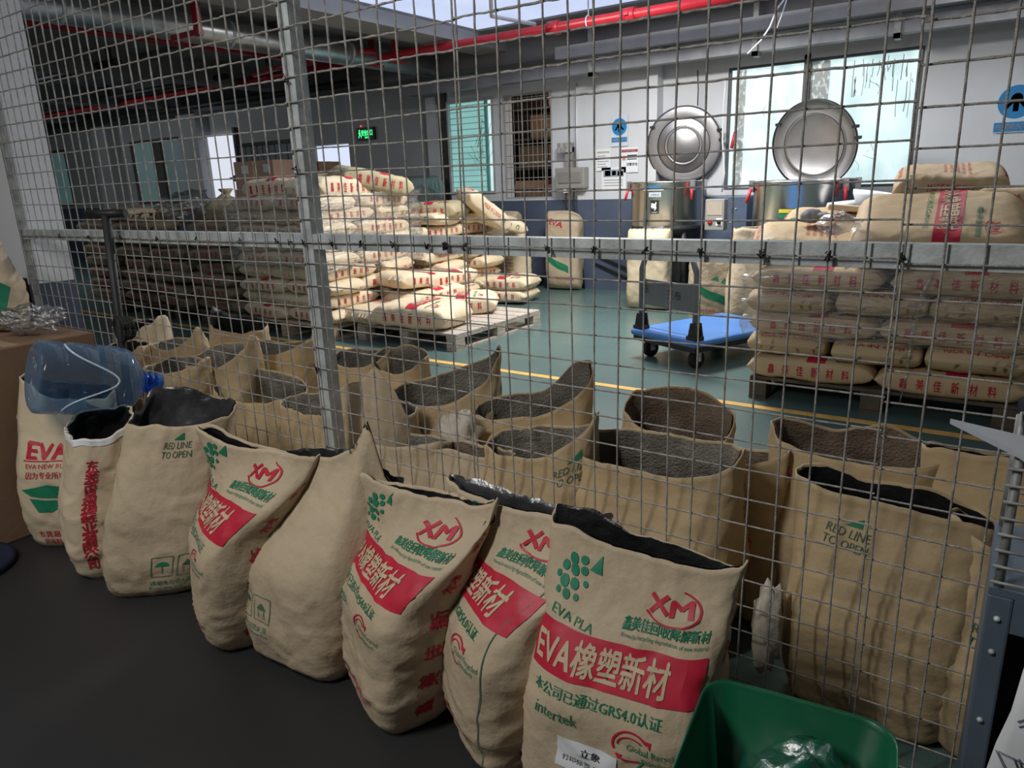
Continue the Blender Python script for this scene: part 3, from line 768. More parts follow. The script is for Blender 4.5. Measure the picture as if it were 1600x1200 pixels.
def mandatory(t, r):
    I = Ink(); I.disc(0, r*.42, r, 0, 26); I.disc(0, r*.62, r*.32, 1, 14)
    I.line((-r*.55, r*.05), (-r*.12, r*.55), r*.2, 1); I.line((r*.55, r*.05), (r*.12, r*.55), r*.2, 1); I.line((0, r*.35), (0, -r*.15), r*.3, 1)
    I.grid(-r*1.05, r*1.05, -r*1.35, -r*.78, 1, 1, 0)
    I.flat('blue_symbol', [BLUESIGN, PAPER], t, wallM(-.006))
    I = Ink(); I.text('必须戴防尘口罩', 0, -r*1.06, r*.34, 0, 0, .02, r*1.9); I.flat('lettering', [PAPER], t, wallM(-.008))
t = poster('safety_sign', 'blue round mandatory sign on the white column left of the round lids', 'sign', 968, 204, .21, .34, SIGNBASE); mandatory(t, .092)
t = poster('safety_sign', 'blue round mandatory sign on the white wall right of the big window', 'sign', 1587, 170, .26, .38, SIGNBASE, BW-.01); mandatory(t, .135)
t = poster('wall_notice', 'white notice with a thin beige heading under the blue mandatory sign', 'notice', 943, 250, .19, .24)
I = Ink(); I.grid(-.08, .08, .075, .095, 1, 1, 0); [I.grid(-.08, .03+.02*(k % 3), .04-.03*k, .047-.03*k, 1, 1, 1) for k in range(5)]; I.flat('print', [mat('beige_print', (.45, .42, .34), .6, var=0), GREYPL], t, wallM(-.006))
t = poster('wall_notice', 'white notice with a red heading bar and black warning lines', 'notice', 984, 250, .21, .27)
I = Ink(); I.grid(-.10, .10, .085, .115, 1, 1, 0); I.grid(-.03, .09, .045, .055, 1, 1, 1); I.grid(-.03, .09, .005, .015, 1, 1, 1); I.poly([(-.095, .0), (-.045, .0), (-.07, .06)], 2); I.text('注意安全', .03, -.045, .035, 1, 0, .02); I.flat('print', [RED, BLACK, mat('orange_print', (.55, .25, .12), .6, var=0)], t, wallM(-.006))
I = Ink(); I.text('安全操作规程', 0, .1, .026, 0, 0, .02, .17); I.flat('heading_lettering', [PAPER], t, wallM(-.008))
t = poster('wall_notice', 'framed notice with a photo strip, lowest on the white column', 'notice', 959, 279, .31, .25)
I = Ink(); I.grid(-.13, .13, .02, .10, 1, 1, 0); I.grid(-.11, -.04, .03, .09, 1, 1, 1); I.grid(-.02, .03, .035, .085, 1, 1, 2); I.grid(.05, .12, .03, .08, 1, 1, 1); [I.grid(-.12, .12, -.02-.03*k, -.012-.03*k, 1, 1, 1) for k in range(3)]; I.flat('print', [mat('photo_blue_grey', (.30, .34, .40), .5, var=.1), GREYPL, PAPER], t, wallM(-.006))
t = thing('switch_box', 'grey electrical box with a clear lid on the white column, cables hanging below', 'electrical box', ony(896, 279, BW-.09))
MB().box(-.20, .20, -.10, .02, -.115, .125, bev=.012).build('box_body', GREYPL, t)
MB().box(-.15, .16, -.112, -.10, -.05, .075, bev=.006).build('lid', mat('grey_lid', (.22, .215, .20), .35, var=.05), t)
MB().box(-.10, .0, -.02, .05, .12, .36).build('back_plate', GREYPL, t)
MB().box(-.19, .0, -.05, .02, .30, .41).build('meter', mat('meter_face', (.36, .36, .35), .4, var=.3, scale=30), t)
MB().tube([(.05, .0, .12), (.05, .01, 1.05)], .012, 8).build('conduit', WHITEPIPE, t)
for dx in (-.07, .035):
    MB().tube([(dx, -.05, -.115), (dx-.01, -.05, -.3), (dx+.05, -.06, -.55), (dx+.09, -.06, -.85), (dx+.12, -.03, -1.3)], .011, 6).build('cable', BLACKRUB, t)
MB().box(-.095, -.045, -.08, -.03, -.16, -.115).build('plug', PAPER, t)
for k in range(2):
    p0 = ony(930, 398+k*14, BW-.09)
    o = MB().tube([p0, p0+np.array([.5, -.02, -.17]), p0+np.array([.95, -.1, -.22-.1*k])], .014, 6).build('floor_cable', BLACKRUB)
    tag(o, ('upper black cable looping along the blue dado to the mixer', 'lower black cable looping along the blue dado to the mixer')[k], 'cable')
t = thing('hatch_grille', 'wire grille covering the store hatch beside the teal window', 'grille', (-5.16, BW+.01, 1.08))
mb = MB(); bar(mb, -.36, .36, 0, 1.25, -.012, .012, .022); mb.build('grille_frame', FRAMEL, t)
mb = MB()
for i in range(11): mb.tube([(-.34+i*.068, 0, .01), (-.34+i*.068, 0, 1.24)], .004, 4)
for i in range(9): mb.tube([(-.35, 0, .12+i*.135), (.35, 0, .12+i*.135)], .004, 4)
mb.build('grille_wires', WIRE, t)
t = thing('store_shelf', 'dark shelf full of brown cartons inside the store behind the grille', 'shelf', (-5.6, 7.7, .9))
mb = MB(); [mb.box(-1.0, 1.6, -.2, .25, z, z+.03) for z in (.55, .95, 1.35)]; [mb.box(x, x+.04, -.2, -.16, 0, 1.9) for x in (-.9, .2, 1.4)]; mb.build('frame', WOODD, t)
def carton(label, loc, s, rz=0., m=CARTON, group=None, flaps=False, lab=False):
    t = thing('carton', label, 'box', loc, rz, group); a, b, c = s
    MB().box(-a/2, a/2, -b/2, b/2, 0, c, bev=.006).build('carton_body', m, t)
    MB().box(-a/2+.01, a/2-.01, -.025, .025, c, c+.0015).build('tape', mat('parcel_tape', (.36, .27, .18), .3, var=.05), t)
    if lab: MB().box(-a*.1, a*.25, -b/2-.002, -b/2, c*.55, c*.85).build('paper_label', PAPER, t)
    if flaps:
        MB().box(-a/2, a/2, -.12, 0, -.004, .002, M=Matrix.Translation(Vector((0, -b/2, c))) @ Matrix.Rotation(.9, 4, 'X')).build('flap', m, t)
    return t
carton('open brown carton low in the store hatch, left', (-5.42, 6.88, .9), (.42, .34, .40), .2, CARTON, flaps=True)
carton('brown carton low in the store hatch, right, tipped against the grille', (-4.98, 6.86, .9), (.36, .32, .34), -.5, CARTON_L)
for k, (x, z) in enumerate(((-5.9, 1.48), (-5.4, 1.48), (-4.9, 1.48), (-5.7, 1.88), (-5.15, 1.88), (-5.4, 2.28))):
    carton('brown carton on the %s board of the store shelf, %s' % (('lowest', 'middle', 'top')[0 if k < 3 else 1 if k < 5 else 2], ('left', 'centre', 'right', 'left', 'right', 'alone')[k]), (x, 7.7, z), (.42, .36, .30), .05*k, CARTON)
# white door, shutter and cartons in the dark left end
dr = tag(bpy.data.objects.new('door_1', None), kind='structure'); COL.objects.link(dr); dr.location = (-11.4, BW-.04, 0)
MB().box(-.44, .44, -.02, .02, 1.0, 2.22).build('door_leaf', emit_mat('glowing_white_door', (.80, .84, .95), .85), dr)  # white leaf made to glow; its brightness is put in as emission
MB().box(-.44, .44, -.02, .02, .02, .99).build('door_lower_leaf', DADO, dr)
mb = MB(); mb.box(.25, .40, -.07, -.05, 1.50, 1.53).box(.33, .38, -.05, -.02, 1.46, 1.56); mb.build('door_handle', BLACK, dr)
mb = MB(); mb.box(.44, .50, -.04, .04, 0, 2.32).box(-.50, -.44, -.04, .04, 0, 2.32); mb.build('door_frame', FRAME, dr)
t = thing('roller_shutter', 'grey slatted roller shutter beside the white door', 'shutter', (-10.1, BW-.05, 1.0))
mb = MB(); mb.box(-.75, .75, -.01, .03, 0, 1.0); [mb.box(-.75+k*.15, -.735+k*.15, -.025, -.01, 0, 1.0) for k in range(11)]; mb.build('slats', mat('shutter_grey', (.16, .175, .19), .5, metal=.2, var=.1), t)
MB().box(-.78, .78, -.06, .03, 1.0, 1.05).build('guide_rail', BLACK, t)
for k, (x, y, z, s, rz) in enumerate(((-8.27, 4.6, 0, (.40, .4, 1.32), .0), (-8.27, 4.6, 1.321, (.37, .36, .34), .04), (-7.85, 4.62, 0, (.38, .4, 1.34), -.03), (-7.85, 4.62, 1.341, (.35, .36, .32), -.05), (-7.42, 4.95, 0, (.34, .4, 1.62), .1))):
    carton(('tall light carton standing behind the left sack pile', 'light carton with a white label beside the white door, on a taller one', 'tall light carton right of the labelled carton pair', 'light carton with a white label on the right tall carton', 'dark tall carton beside the steel post')[k], (x, y, z), s, rz, CARTON_L if k != 4 else CARTON, lab=k in (1, 3))
t = thing('covered_machine', 'dark grey machine under clear plastic in front of the grey wall bay', 'machine', (-6.95, 5.75, 0))
MB().box(-.62, .58, -.35, .35, .05, 1.38, bev=.09).build('machine_body', mat('charcoal_machine', (.07, .075, .08), .4, var=.25, scale=5), t)
MB().box(-.65, .61, -.38, .38, .6, 1.41, bev=.1).build('plastic_cover', film_mat('clear_cover', (.93, .94, .95), .05, .25, 14, 1.), t)

# ---- mixers
def mixer(label, cx, cy, r, zb, zt, lid_c, lid_r, lid_yaw, lid_tilt, front=True):
    t = thing('mixing_machine', label, 'mixer', (cx, cy, 0))
    mb = MB(); mb.lathe([(r*.97, zb), (r, zb+.02), (r, zt-.05), (r*1.012, zt-.045), (r*1.012, zt-.01), (r*1.05, zt), (r*1.05, zt+.012), (r*.985, zt+.012), (r*.985, zb+.1)], 48); mb.build('drum', STAINLESS, t)
    MB().lathe([(0, zb-.001), (r*.98, zb), (r*.98, zb-.03), (r*.75, zb-.14), (r*.4, zb-.2), (0, zb-.2)], 32).build('drum_bottom', BLACK, t)
    mb = MB()
    for a in (.6, 2.5, 3.8, 5.6): mb.tube([(r*.85*math.cos(a), r*.85*math.sin(a), zb+.02), (r*.95*math.cos(a), r*.95*math.sin(a), 0)], .03, 8)
    mb.box(-r*.5, r*.5, -r*.3, r*.5, .0, zb-.2); mb.build('stand', BLACK, t)
    if front:
        M = Matrix.Translation(Vector((0, -r*.9, zb-.02))) @ Matrix.Rotation(.5, 4, 'X')
        MB().box(-.11, .11, -.22, .05, -.05, .03, M=M).build('outlet_chute', STAINLESS_D, t)
    for k, (da, c) in enumerate(((-2.75, 1), (-.55, 1), (-.15, 0))):
        x, y = r*1.04*math.cos(da), r*1.04*math.sin(da); mb = MB()
        mb.box(x-.02, x+.02, y-.03, y+.01, zt-.08, zt+.02); q = mb.build('lid_clamp', STAINLESS_D, t)
        if c: MB().tube([(x, y-.03, zt-.05), (x+(.01 if da > -1 else -.03), y-.05, zt-.17)], .014, 8).build('clamp_grip', mat('red_grip', (.6, .03, .04), .4, var=.05), q)
    # hinged lid standing open behind the drum
    L = Vector(lid_c)-Vector((cx, cy, 0))
    M = Matrix.Translation(L) @ Matrix.Rotation(lid_yaw, 4, 'Z') @ Matrix.Rotation(math.radians(90)-lid_tilt, 4, 'X')
    R = lid_r
    prof = [(0, .020), (R*.42, .018), (R*.43, .015), (R*.47, .015), (R*.48, .017), (R*.50, .017), (R*.51, .014), (R*.68, .012), (R*.69, .009), (R*.72, .009), (R*.74, .011), (R*.95, .006), (R, .0), (R*1.0, -.02), (R*.97, -.02), (R*.9, -.012), (0, .0)] if front else \
           [(0, -.030), (R*.3, -.018), (R*.66, -.003), (R*.67, .0), (R*.70, .0), (R*.71, -.001), (R*.96, .008), (R*.965, .014), (R, .014), (R, .0), (R*.9, -.02), (0, -.06)]
    mb = MB(); mb.lathe(prof, 56, M=M); lid = mb.build('lid', STAINLESS_D, t)
    mb = MB(); [mb.lathe([(R*k, .012), (R*k, .0185), (R*(k+.014), .0185), (R*(k+.014), .012)], 56, M=M) for k in ((.43, .50, .70) if front else (.70,))]
    mb.lathe([(R*.99, .0), (R*1.012, .0), (R*1.012, -.014 if front else .024), (R*.99, -.014 if front else .024)], 56, M=M); mb.build('lid_rings', BLACK, lid)
    mb = MB()
    for a in (.35, .1, 2.6): mb.box(R*math.cos(a)-.02, R*math.cos(a)+.03, R*math.sin(a)-.012, R*math.sin(a)+.012, -.01, .03, M=M)
    mb.build('lid_lugs', BLACK, lid)
    mb = MB(); mb.box(-.05, .05, r*1.0, r*1.12, zt-.08, zt+.005); mb.build('hinge', BLACK, t)
    return t
pc = ony(1045, 290, 5.78)
m1 = mixer('stainless mixing drum with its dished lid raised behind it, left of the two mixers', pc[0], 5.78, .385, .80, 1.235, ony(1068, 227, BW-.14), .395, math.radians(8), -math.radians(6))
dx, dy = pc[0], 5.78
I = Ink(); I.grid(-.115, .105, .365, .425, 6, 1, 0); I.grid(-.05, .08, .30, .345, 4, 1, 1); I.grid(-.03, .06, .135, .265, 3, 2, 2)
V, Fc, m_ = I.refine(.05)
def drum_map(V, r): return [Vector((math.sin((a+.0)/r)*r, -math.cos((a+.0)/r)*r, .80+b)) for a, b in V]
m1b = mesh_obj('drum_labels', drum_map(V, .388), Fc, [PAPER, mat('grey_label', (.5, .52, .53), .5, var=0), BLACK], m1, m_)
I = Ink(); I.text('高速搅拌机', .0, .395, .042, 0, 0, .02, .17); I.text('注意安全', .015, .322, .026, 0, 0, .01, .10)
I.disc(.0, .21, .022, 1); I.line((0, .21), (.035, .19), .016, 1); I.line((-.02, .235), (.03, .225), .012, 1); I.line((.03, .25), (.02, .17), .012, 1); I.text('小心机械伤手', .015, .15, .014, 1, 0, .01, .07)
V, Fc, m_ = I.refine(.05); mesh_obj('label_lettering', drum_map(V, .3895), Fc, [BLUESIGN, PAPER], m1, m_)
q = ony(1119, 334, 5.5)-np.array([dx, dy, 0])
MB().box(q[0]-.095, q[0]+.095, q[1]-.05, q[1]+.06, q[2]-.155, q[2]+.14, bev=.008).build('control_box', GREYPL, m1)
MB().box(q[0]-.075, q[0]+.075, q[1]-.054, q[1]-.05, q[2]-.01, q[2]+.12).build('control_plate', mat('tan_plate', (.40, .35, .28), .4, var=.1), m1)
MB().lathe([(.024, 0), (.024, .012), (0, .012)], 14, M=Matrix.Translation(Vector((q[0]-.04, q[1]-.05, q[2]-.075))) @ Matrix.Rotation(PI/2, 4, 'X')).build('red_button', mat('red_grip', (.6, .03, .04), .4), m1)
mb = MB(); mb.box(q[0]+.02, q[0]+.08, q[1]-.054, q[1]-.05, q[2]-.11, q[2]-.04).build('dial_plate', PAPER, m1)
MB().lathe([(.02, 0), (.02, .018), (0, .018)], 14, M=Matrix.Translation(Vector((q[0]+.05, q[1]-.052, q[2]-.075))) @ Matrix.Rotation(PI/2, 4, 'X')).build('dial', BLACK, m1)
pc2 = ony(1258, 292, 5.2)
m2 = mixer('stainless mixing drum with a plain cone lid raised in front of the bright window', pc2[0], 5.2, .42, .62, 1.215, ony(1272, 226, 5.62), .385, math.radians(-12), -math.radians(10), front=False)
I = Ink(); I.grid(-.10, .06, .17, .20, 4, 1, 0); I.grid(-.10, .06, .13, .165, 4, 1, 1); V, Fc, m_ = I.refine(.04)
mesh_obj('yellow_green_label', [Vector((math.sin(a/.425)*.425, -math.cos(a/.425)*.425, .80+b)) for a, b in V], Fc, [mat('yellow_label', (.65, .55, .06), .5, var=0), GREEN], m2, m_)
t = thing('electric_cabinet', 'blue grey metal cabinet between the two mixers', 'cabinet', (-2.50, 6.08, 0))
MB().box(-.32, .22, -.18, .18, 0, 1.08, bev=.01).build('cabinet_body', mat('cabinet_blue', (.085, .115, .18), .45, var=.1), t)
mb = MB(); [mb.box(x, x+.015, -.19, -.18, z, z+.012) for x, z in ((-.05, .93), (.05, .82), (-.1, .75), (.1, .95))]; mb.build('bolts', STEEL, t)
o = MB().tube([ony(x, y, 6.1) for x, y in ((1134, 124), (1131, 160), (1129, 220), (1132, 270), (1128, 300))], .009, 6).build('wall_cable', WHITEPIPE); tag(o, 'thin white cable hanging down the edge of the big window', 'cable')
o = MB().tube([ony(x, y, 6.2) for x, y in ((1149, 206), (1145, 222), (1143, 232))], .018, 6).build('red_tag', mat('red_grip', (.6, .03, .04), .4)); tag(o, 'small red handle hanging at the left edge of the big window', 'handle')
o = MB().tube([ony(x, y, 6.2) for x, y in ((1090, 110), (1091, 140), (1090, 165))], .006, 6).build('lid_cord', BLACK); tag(o, 'dark cord hanging above the dished lid', 'cord')
t = thing('plastic_scoop', 'white plastic scoop lying beside the right mixer', 'scoop', ony(1362, 318, 4.8))
MB().tube([(-.32, 0, -.02), (-.08, 0, .0)], [.03, .035], 10).build('handle', PAPER, t)
MB().lathe([(.0, -.05), (.10, -.04), (.15, .06), (.155, .09), (.14, .09), (.0, -.02)], 24, M=Matrix.Rotation(.15, 4, 'Y')).build('bowl', PAPER, t)
tag(MB().box(-1.12, -.4, 4.55, 5.05, 0, .97, bev=.01).build('work_bench', mat('navy_bench', (.05, .07, .11), .5, var=.1)), 'dark blue bench carrying the white scoop beside the right mixer', 'bench')

# ---- platform trolley
P0 = Vector((-2.31, 3.30, 0)); ang = math.atan2(-.26, .60)
ct = thing('platform_trolley', 'blue platform trolley with a grey folding handle on the green floor', 'trolley', P0, ang)
MB().box(0, .66, 0, .98, .165, .215, bev=.022).build('deck', BLUEPL, ct)
MB().box(.02, .64, .02, .96, .13, .166).build('deck_frame', BLACK, ct)
mb = MB(); [mb.box(.06, .60, y, y+.012, .2145, .2165) for y in (.05, .12)]; mb.build('deck_groove', mat('dark_blue_plastic', (.03, .09, .28), .5, var=.05), ct)
hd = MB().tube([(.06, .06, .21), (.06, .06, .66), (.10, .06, .75), (.18, .06, .775), (.48, .06, .775), (.56, .06, .75), (.60, .06, .66), (.60, .06, .21)], .021, 10).build('handle', mat('grey_tube', (.17, .185, .20), .45, metal=.3, var=.1), ct)
MB().box(.075, .585, .05, .07, .40, .585).build('handle_plate', mat('grey_tube', (.17, .185, .20), .45), ct)
I = Ink(); I.text('东', .12, .52, .07, 0, 0, .0); I.text('王布', .40, .50, .07, 0, 0, .0); I.flat('handwriting', [BLACK], ct, wallM(.048))
for x in (.06, .60):
    mb = MB(); mb.box(x-.045, x+.045, .02, .10, .214, .24).prism([(x-.04, .23), (x+.04, .23), (x+.02, .33), (x-.02, .33)], .03, .045).prism([(x-.04, .23), (x+.04, .23), (x+.02, .33), (x-.02, .33)], .085, .10); mb.build('hinge_bracket', BLACK, ct)
for x, y in ((.1, .12), (.56, .12), (.1, .84), (.56, .84)):
    mb = MB(); mb.box(x-.04, x+.04, y-.04, y+.04, .115, .135).box(x-.03, x-.024, y-.02, y+.02, .05, .12).box(x+.024, x+.03, y-.02, y+.02, .05, .12); cs = mb.build('caster_fork', STEEL, ct)
    MB().tube([(x-.02, y, .062), (x+.02, y, .062)], .062, 20).build('caster_wheel', BLACKRUB, cs)
# ================================================================== PALLETS AND STACKED SACKS
def pallet(label, x0, x1, y0, y1, m=WOOD, group=None):
    t = thing('pallet', label, 'pallet', ((x0+x1)/2, (y0+y1)/2, 0), 0, group); a, b = (x1-x0)/2, (y1-y0)/2
    n = 7; w = 2*b/n
    for k in range(n): MB().box(-a, a, -b+k*w+.008, -b+(k+1)*w-.012, .118, .138, bev=.003).build('deck_board', m, t)
    for x in (-a, -.05, a-.10):
        MB().box(x, x+.10, -b, b, .098, .118).build('stringer', m, t); MB().box(x, x+.10, -b, b, .0, .018).build('bottom_board', m, t)
        for y in (-b, -.06, b-.12): MB().box(x, x+.10, y, y+.12, .018, .098, bev=.004).build('block', m, t)
    return t
pallet('wooden pallet under the plastic wrapped left sack stack', -6.06, -4.86, 2.62, 3.80)
pallet('wooden pallet with bare grey boards showing, right of the left sack stack', -4.72, -3.60, 2.82, 4.08, mat('weathered_pallet_wood', (.42, .37, .32), .8, var=.25, scale=6, stretch=(12, 1.5, 12)))
pallet('wooden pallet under the sacks behind the left stack', -5.95, -4.75, 4.2, 5.4, WOODD)
pallet('dark pallet under the wrapped right sack stack', -1.22, .10, 2.66, 3.78, WOODD)
for k in range(2): pallet(('dark pallet under the dim sack pile, nearer the post', 'dark pallet under the dim sack pile, nearer the white pier')[k], -7.3-1.15*k, -6.25-1.15*k, 2.65, 3.8, WOODD)

SL, SW, ST = .68, .445, .150
LIE = Matrix(((0, 0, 1, -SL/2), (-1, 0, 0, 0), (0, -1, 0, 0), (0, 0, 0, 1)))       # upright sack laid on its back: length along X, front up
PROTO = {}
def lying_proto(kind, seed, paper):
    """one filled sack and its lettering, kept as mesh data for the copies"""
    s = Sack(SL, SW, ST, seed=seed, amp=1.0, N=64, M=36, closed=True, sq=2.7)
    root = bpy.data.objects.new('filled_sack', None)
    b = s.body('sack_body', paper, None, LIE, closed=True)
    q = s.per*.25; I = Ink()
    if kind == 'text':
        gtext(I, q, SL, size=.038, b0=.15, b1=.85); gtext(I, -q, SL, size=.038, b0=.14, b1=.86)
        I.grid(-SW*.47, q-.052, .33, .43, 12, 3, 0); I.text('EVA橡塑新材', -.02, .38, .08, 2, 0, .02, .28)
        I.text('鑫美佳回收降解新材', .08, .49, .026, 1, 0, .015, .18); I.text('本公司已通过GRS4.0认证', -.02, .30, .026, 1, 0, .01, .25)
        I.ring(.08, .545, .05, .056, -2.7, 1.25, 0, 20, .6); I.text('XM', .08, .545, .05, 0, 0, .02, .08)
    else:
        for b_, a_ in ((.035, 0), (.645, 0)):
            I.text('MADE IN CHINA', a_, b_, .034, 0, 0, .012, .25)
        for k in range(5): I.text('执行标准合格产品配方', 0, .44-.035*k, .022, 0, 0, .008, .26-.02*k)
        I.ring(.16, .09, .012, .02, .3, 5.6, 1, 12)
        gtext(I, q, SL, 'MADE IN CHINA'.replace(' ', '')[:11], .045, .2, .85) if False else None
        I.text('MADE IN CHINA', q-.012, SL*.5, .034, 0, PI/2, .012, .27); I.text('MADE IN CHINA', -q+.012, SL*.5, .034, 0, -PI/2, .012, .27)
        I.ring(q, SL*.80, .012, .02, .3, 5.6, 1, 12); I.ring(-q, SL*.2, .012, .02, .3, 5.6, 1, 12)
    l = s.letter(I, 'printed_lettering', None, LIE, .002, .03)
    PROTO[(kind, seed)] = (b.data, [(o.name.split('.')[0], o.data) for o in l], paper)
    for o in [b]+l: bpy.data.objects.remove(o)
    bpy.data.objects.remove(root)
K_STACK = mat('stack_kraft_paper', (.56, .42, .25), .58, var=.07, scale=4, bump=.3, bscale=20, spec=.3)
K_LEFT = mat('pale_stack_paper', (.72, .60, .42), .58, var=.06, scale=4, bump=.3, bscale=20, spec=.3)
for sd in (1, 2, 3): lying_proto('text', sd, K_STACK)
for sd in (4, 5): lying_proto('china', sd, K_STACK)
pr = random.Random(11)
def lay(label, x, y, z, rz, kind='text', paper=None, group=None, tilt=(0, 0), sc=(1, 1, 1)):
    key = pr.choice([k for k in PROTO if k[0] == kind]); bd, ld, _ = PROTO[key]
    t = thing('filled_sack', label, 'sack', (x, y, z), rz, group)
    t.rotation_euler = (tilt[0], tilt[1], rz); t.scale = sc
    b = bpy.data.objects.new('sack_body', bd); COL.objects.link(b); b.parent = t
    if paper:
        b.material_slots[0].link = 'OBJECT'; b.material_slots[0].material = paper
    for nm, d_ in ld:
        l = bpy.data.objects.new(nm, d_); COL.objects.link(l); l.parent = t
    return t
ORD = ['bottom', 'second', 'third', 'fourth', 'fifth', 'sixth', 'seventh', 'eighth', 'ninth', 'top']
TH = .130
# right stack: odd layers two long sacks in front and three end-on behind; even layers the other way round
G1 = 'sacks on the right pallet'
for L in range(5):
    z = .14+TH*(L+.5)
    if L % 2 == 0:
        for k, x in enumerate((-.90, -.20)):
            lay('kraft sack lying lengthwise, %s layer of the right stack, front %s' % (ORD[L], ('left', 'right')[k]), x+pr.uniform(-.02, .02), 2.86+pr.uniform(-.02, .02), z, PI*0+pr.uniform(-.04, .04), 'text', group=G1, tilt=(pr.uniform(-.03, .05), pr.uniform(-.02, .02)), sc=(1, 1, .92))
        for k, x in enumerate((-1.0, -.55, -.1)):
            lay('kraft sack end-on, %s layer of the right stack, back row %s' % (ORD[L], ('left', 'centre', 'right')[k]), x, 3.43, z, PI/2, 'china', group=G1, sc=(1, 1, .86))
    else:
        for k, x in enumerate((-1.03, -.57, -.10)):
            lay('kraft sack end-on, %s layer of the right stack, front %s' % (ORD[L], ('left', 'centre', 'right')[k]), x+pr.uniform(-.01, .01), 2.97+pr.uniform(-.02, .02), z, PI/2+pr.uniform(-.03, .03), 'china', group=G1, tilt=(0, pr.uniform(-.03, .03)), sc=(1, 1, .92))
        for k, x in enumerate((-.90, -.20)):
            lay('kraft sack lengthwise, %s layer of the right stack, back row %s' % (ORD[L], ('left', 'right')[k]), x, 3.54, z, 0, 'text', group=G1, sc=(1, 1, .86))
zt = .14+TH*5
lay('sack with MADE IN CHINA print lying flat on the left of the right stack', -.98, 2.98, zt+.10, .22, 'china', group=G1, tilt=(.22, 0), sc=(1.02, 1, 1.2))
lay('sack lying behind the flat MADE IN CHINA one on the right stack', -.92, 3.34, zt+.17, .1, 'china', group=G1, tilt=(.15, 0), sc=(1, 1, 1.3))
lay('large sack with red banner lying across the top of the right stack', -.36, 2.91, zt+.19, .05, 'text', group=G1, tilt=(.46, .0), sc=(1.20, 1.2, 1.35))
lay('sack under the red banner sack at the back of the right stack', -.25, 3.30, zt+.12, .1, 'china', group=G1, sc=(1, 1, 1.6))
lay('topmost sack on the right stack, printed with red lines', -.36, 3.30, zt+.40, .12, 'china', group=G1, tilt=(.18, .03), sc=(.82, .9, 1.35))
lay('sack with red banner behind the topmost one at the right stack edge', .12, 3.22, zt+.30, -.2, 'text', group=G1, tilt=(-.1, .05))
# left stack
G2 = 'sacks on the wrapped left pallet'
TH2 = .123
for L in range(9):
    z = .14+TH2*(L+.5); jx = pr.uniform(-.02, .02)
    if L % 2 == 0:
        rows_ = [(-5.75, 2.84, 0), (-5.12, 2.84, 0), (-5.86, 3.42, PI/2), (-5.46, 3.42, PI/2), (-5.05, 3.42, PI/2)]
    else:
        rows_ = [(-5.86, 2.97, PI/2), (-5.46, 2.97, PI/2), (-5.06, 2.97, PI/2), (-5.75, 3.55, 0), (-5.12, 3.55, 0)]
    for k, (x, y, r) in enumerate(rows_):
        if k in (3,) and L < 8: continue                             # nothing of these shows
        pos = ('front row left', 'front row right' if L % 2 == 0 else 'front row centre', 'back left' if L % 2 == 0 else 'front row right', 'back centre' if L % 2 == 0 else 'back left', 'back right')[k]
        lay('pale kraft sack, %s layer of the wrapped left stack, %s' % (ORD[L], pos), x+jx+pr.uniform(-.015, .015), y+pr.uniform(-.02, .02), z, r+pr.uniform(-.04, .04), 'text', K_LEFT, G2, tilt=(pr.uniform(-.03, .03), pr.uniform(-.04, .04)), sc=(.94, .93, .88))
zt = .14+TH2*9
for k, (x, y, dz, r, tl, lb) in enumerate(((-5.60, 2.92, .06, .1, (0, 0), 'sack on top of the left stack, left of the steel post'), (-5.05, 2.95, .05, PI/2+.1, (0, .05), 'sack with a row of red characters on the left stack top, right of the post'),
        (-5.35, 3.25, .08, .3, (.1, 0), 'rounded sack lying highest on the left stack'), (-4.98, 3.40, .10, 1.2, (.05, .2), 'slumped sack sliding down the back of the left stack top'))):
    lay(lb, x, y, zt+dz, r, 'text', ROPE if k in (2, 3) else K_LEFT, G2, tilt=tl, sc=(1, 1, 1.25))
# sacks spilling over the half empty pallet beside it
G3 = 'loose sacks beside the left stack'
for x, y, z, r, tl, sc, lb in ((-4.12, 3.02, .24, .12, (.0, .02), (1.12, 1.05, 1.35), 'big sack with red banner lying nearest on the half empty pallet'), (-4.25, 3.70, .22, .55, (0, 0), (1.05, 1, 1.2), 'sack with red patch lying across the middle of the half empty pallet'),
        (-4.62, 3.10, .21, 1.45, (0, 0), (1, 1, 1), 'sack squeezed between the left stack and the big banner sack'), (-4.55, 3.55, .30, 1.3, (0, -.1), (1, 1, 1), 'sack leaning on the left stack behind the big banner sack'),
        (-4.62, 3.85, .42, 1.5, (0, 0), (1, 1, 1.1), 'middle sack of the pile spilling off the left stack'), (-4.66, 3.55, .44, 1.45, (0, .1), (1, 1, 1), 'upper sack of the pile spilling off the left stack')):
    lay(lb, x, y, z, r, 'text', K_LEFT, G3, tilt=tl, sc=sc)
# stack behind
G4 = 'sacks on the pallet behind the left stack'
for L in range(7):
    z = .14+TH2*(L+.5)
    for k, (x, y) in enumerate(((-5.12, 4.42), (-5.10, 5.0))):
        lay('pale sack, %s layer of the pile behind the left stack, %s' % (ORD[L], ('near end', 'far end')[k]), x+pr.uniform(-.05, .05)-.02*L, y+pr.uniform(-.04, .04), z, (PI/2 if L % 2 else .05)+pr.uniform(-.1, .1), 'text' if L % 3 else 'china', K_LEFT, G4, tilt=(pr.uniform(-.05, .05), pr.uniform(-.06, .06)), sc=(1, 1, .88))
zt = .14+TH2*7
lay('brown sack lying on the pile behind the left stack', -5.2, 4.5, zt+.02, .3, 'text', ROPE, G4, sc=(1, 1, 1.3))
lay('sack tipped up on edge on the pile behind the left stack', -4.86, 4.95, zt+.02, 1.2, 'china', K_LEFT, G4, tilt=(.2, .65), sc=(.9, .9, 1.2))
lay('crumpled sack at the far end of the pile behind the left stack', -4.92, 5.25, zt-.12, .9, 'china', K_LEFT, G4, tilt=(.1, .3))
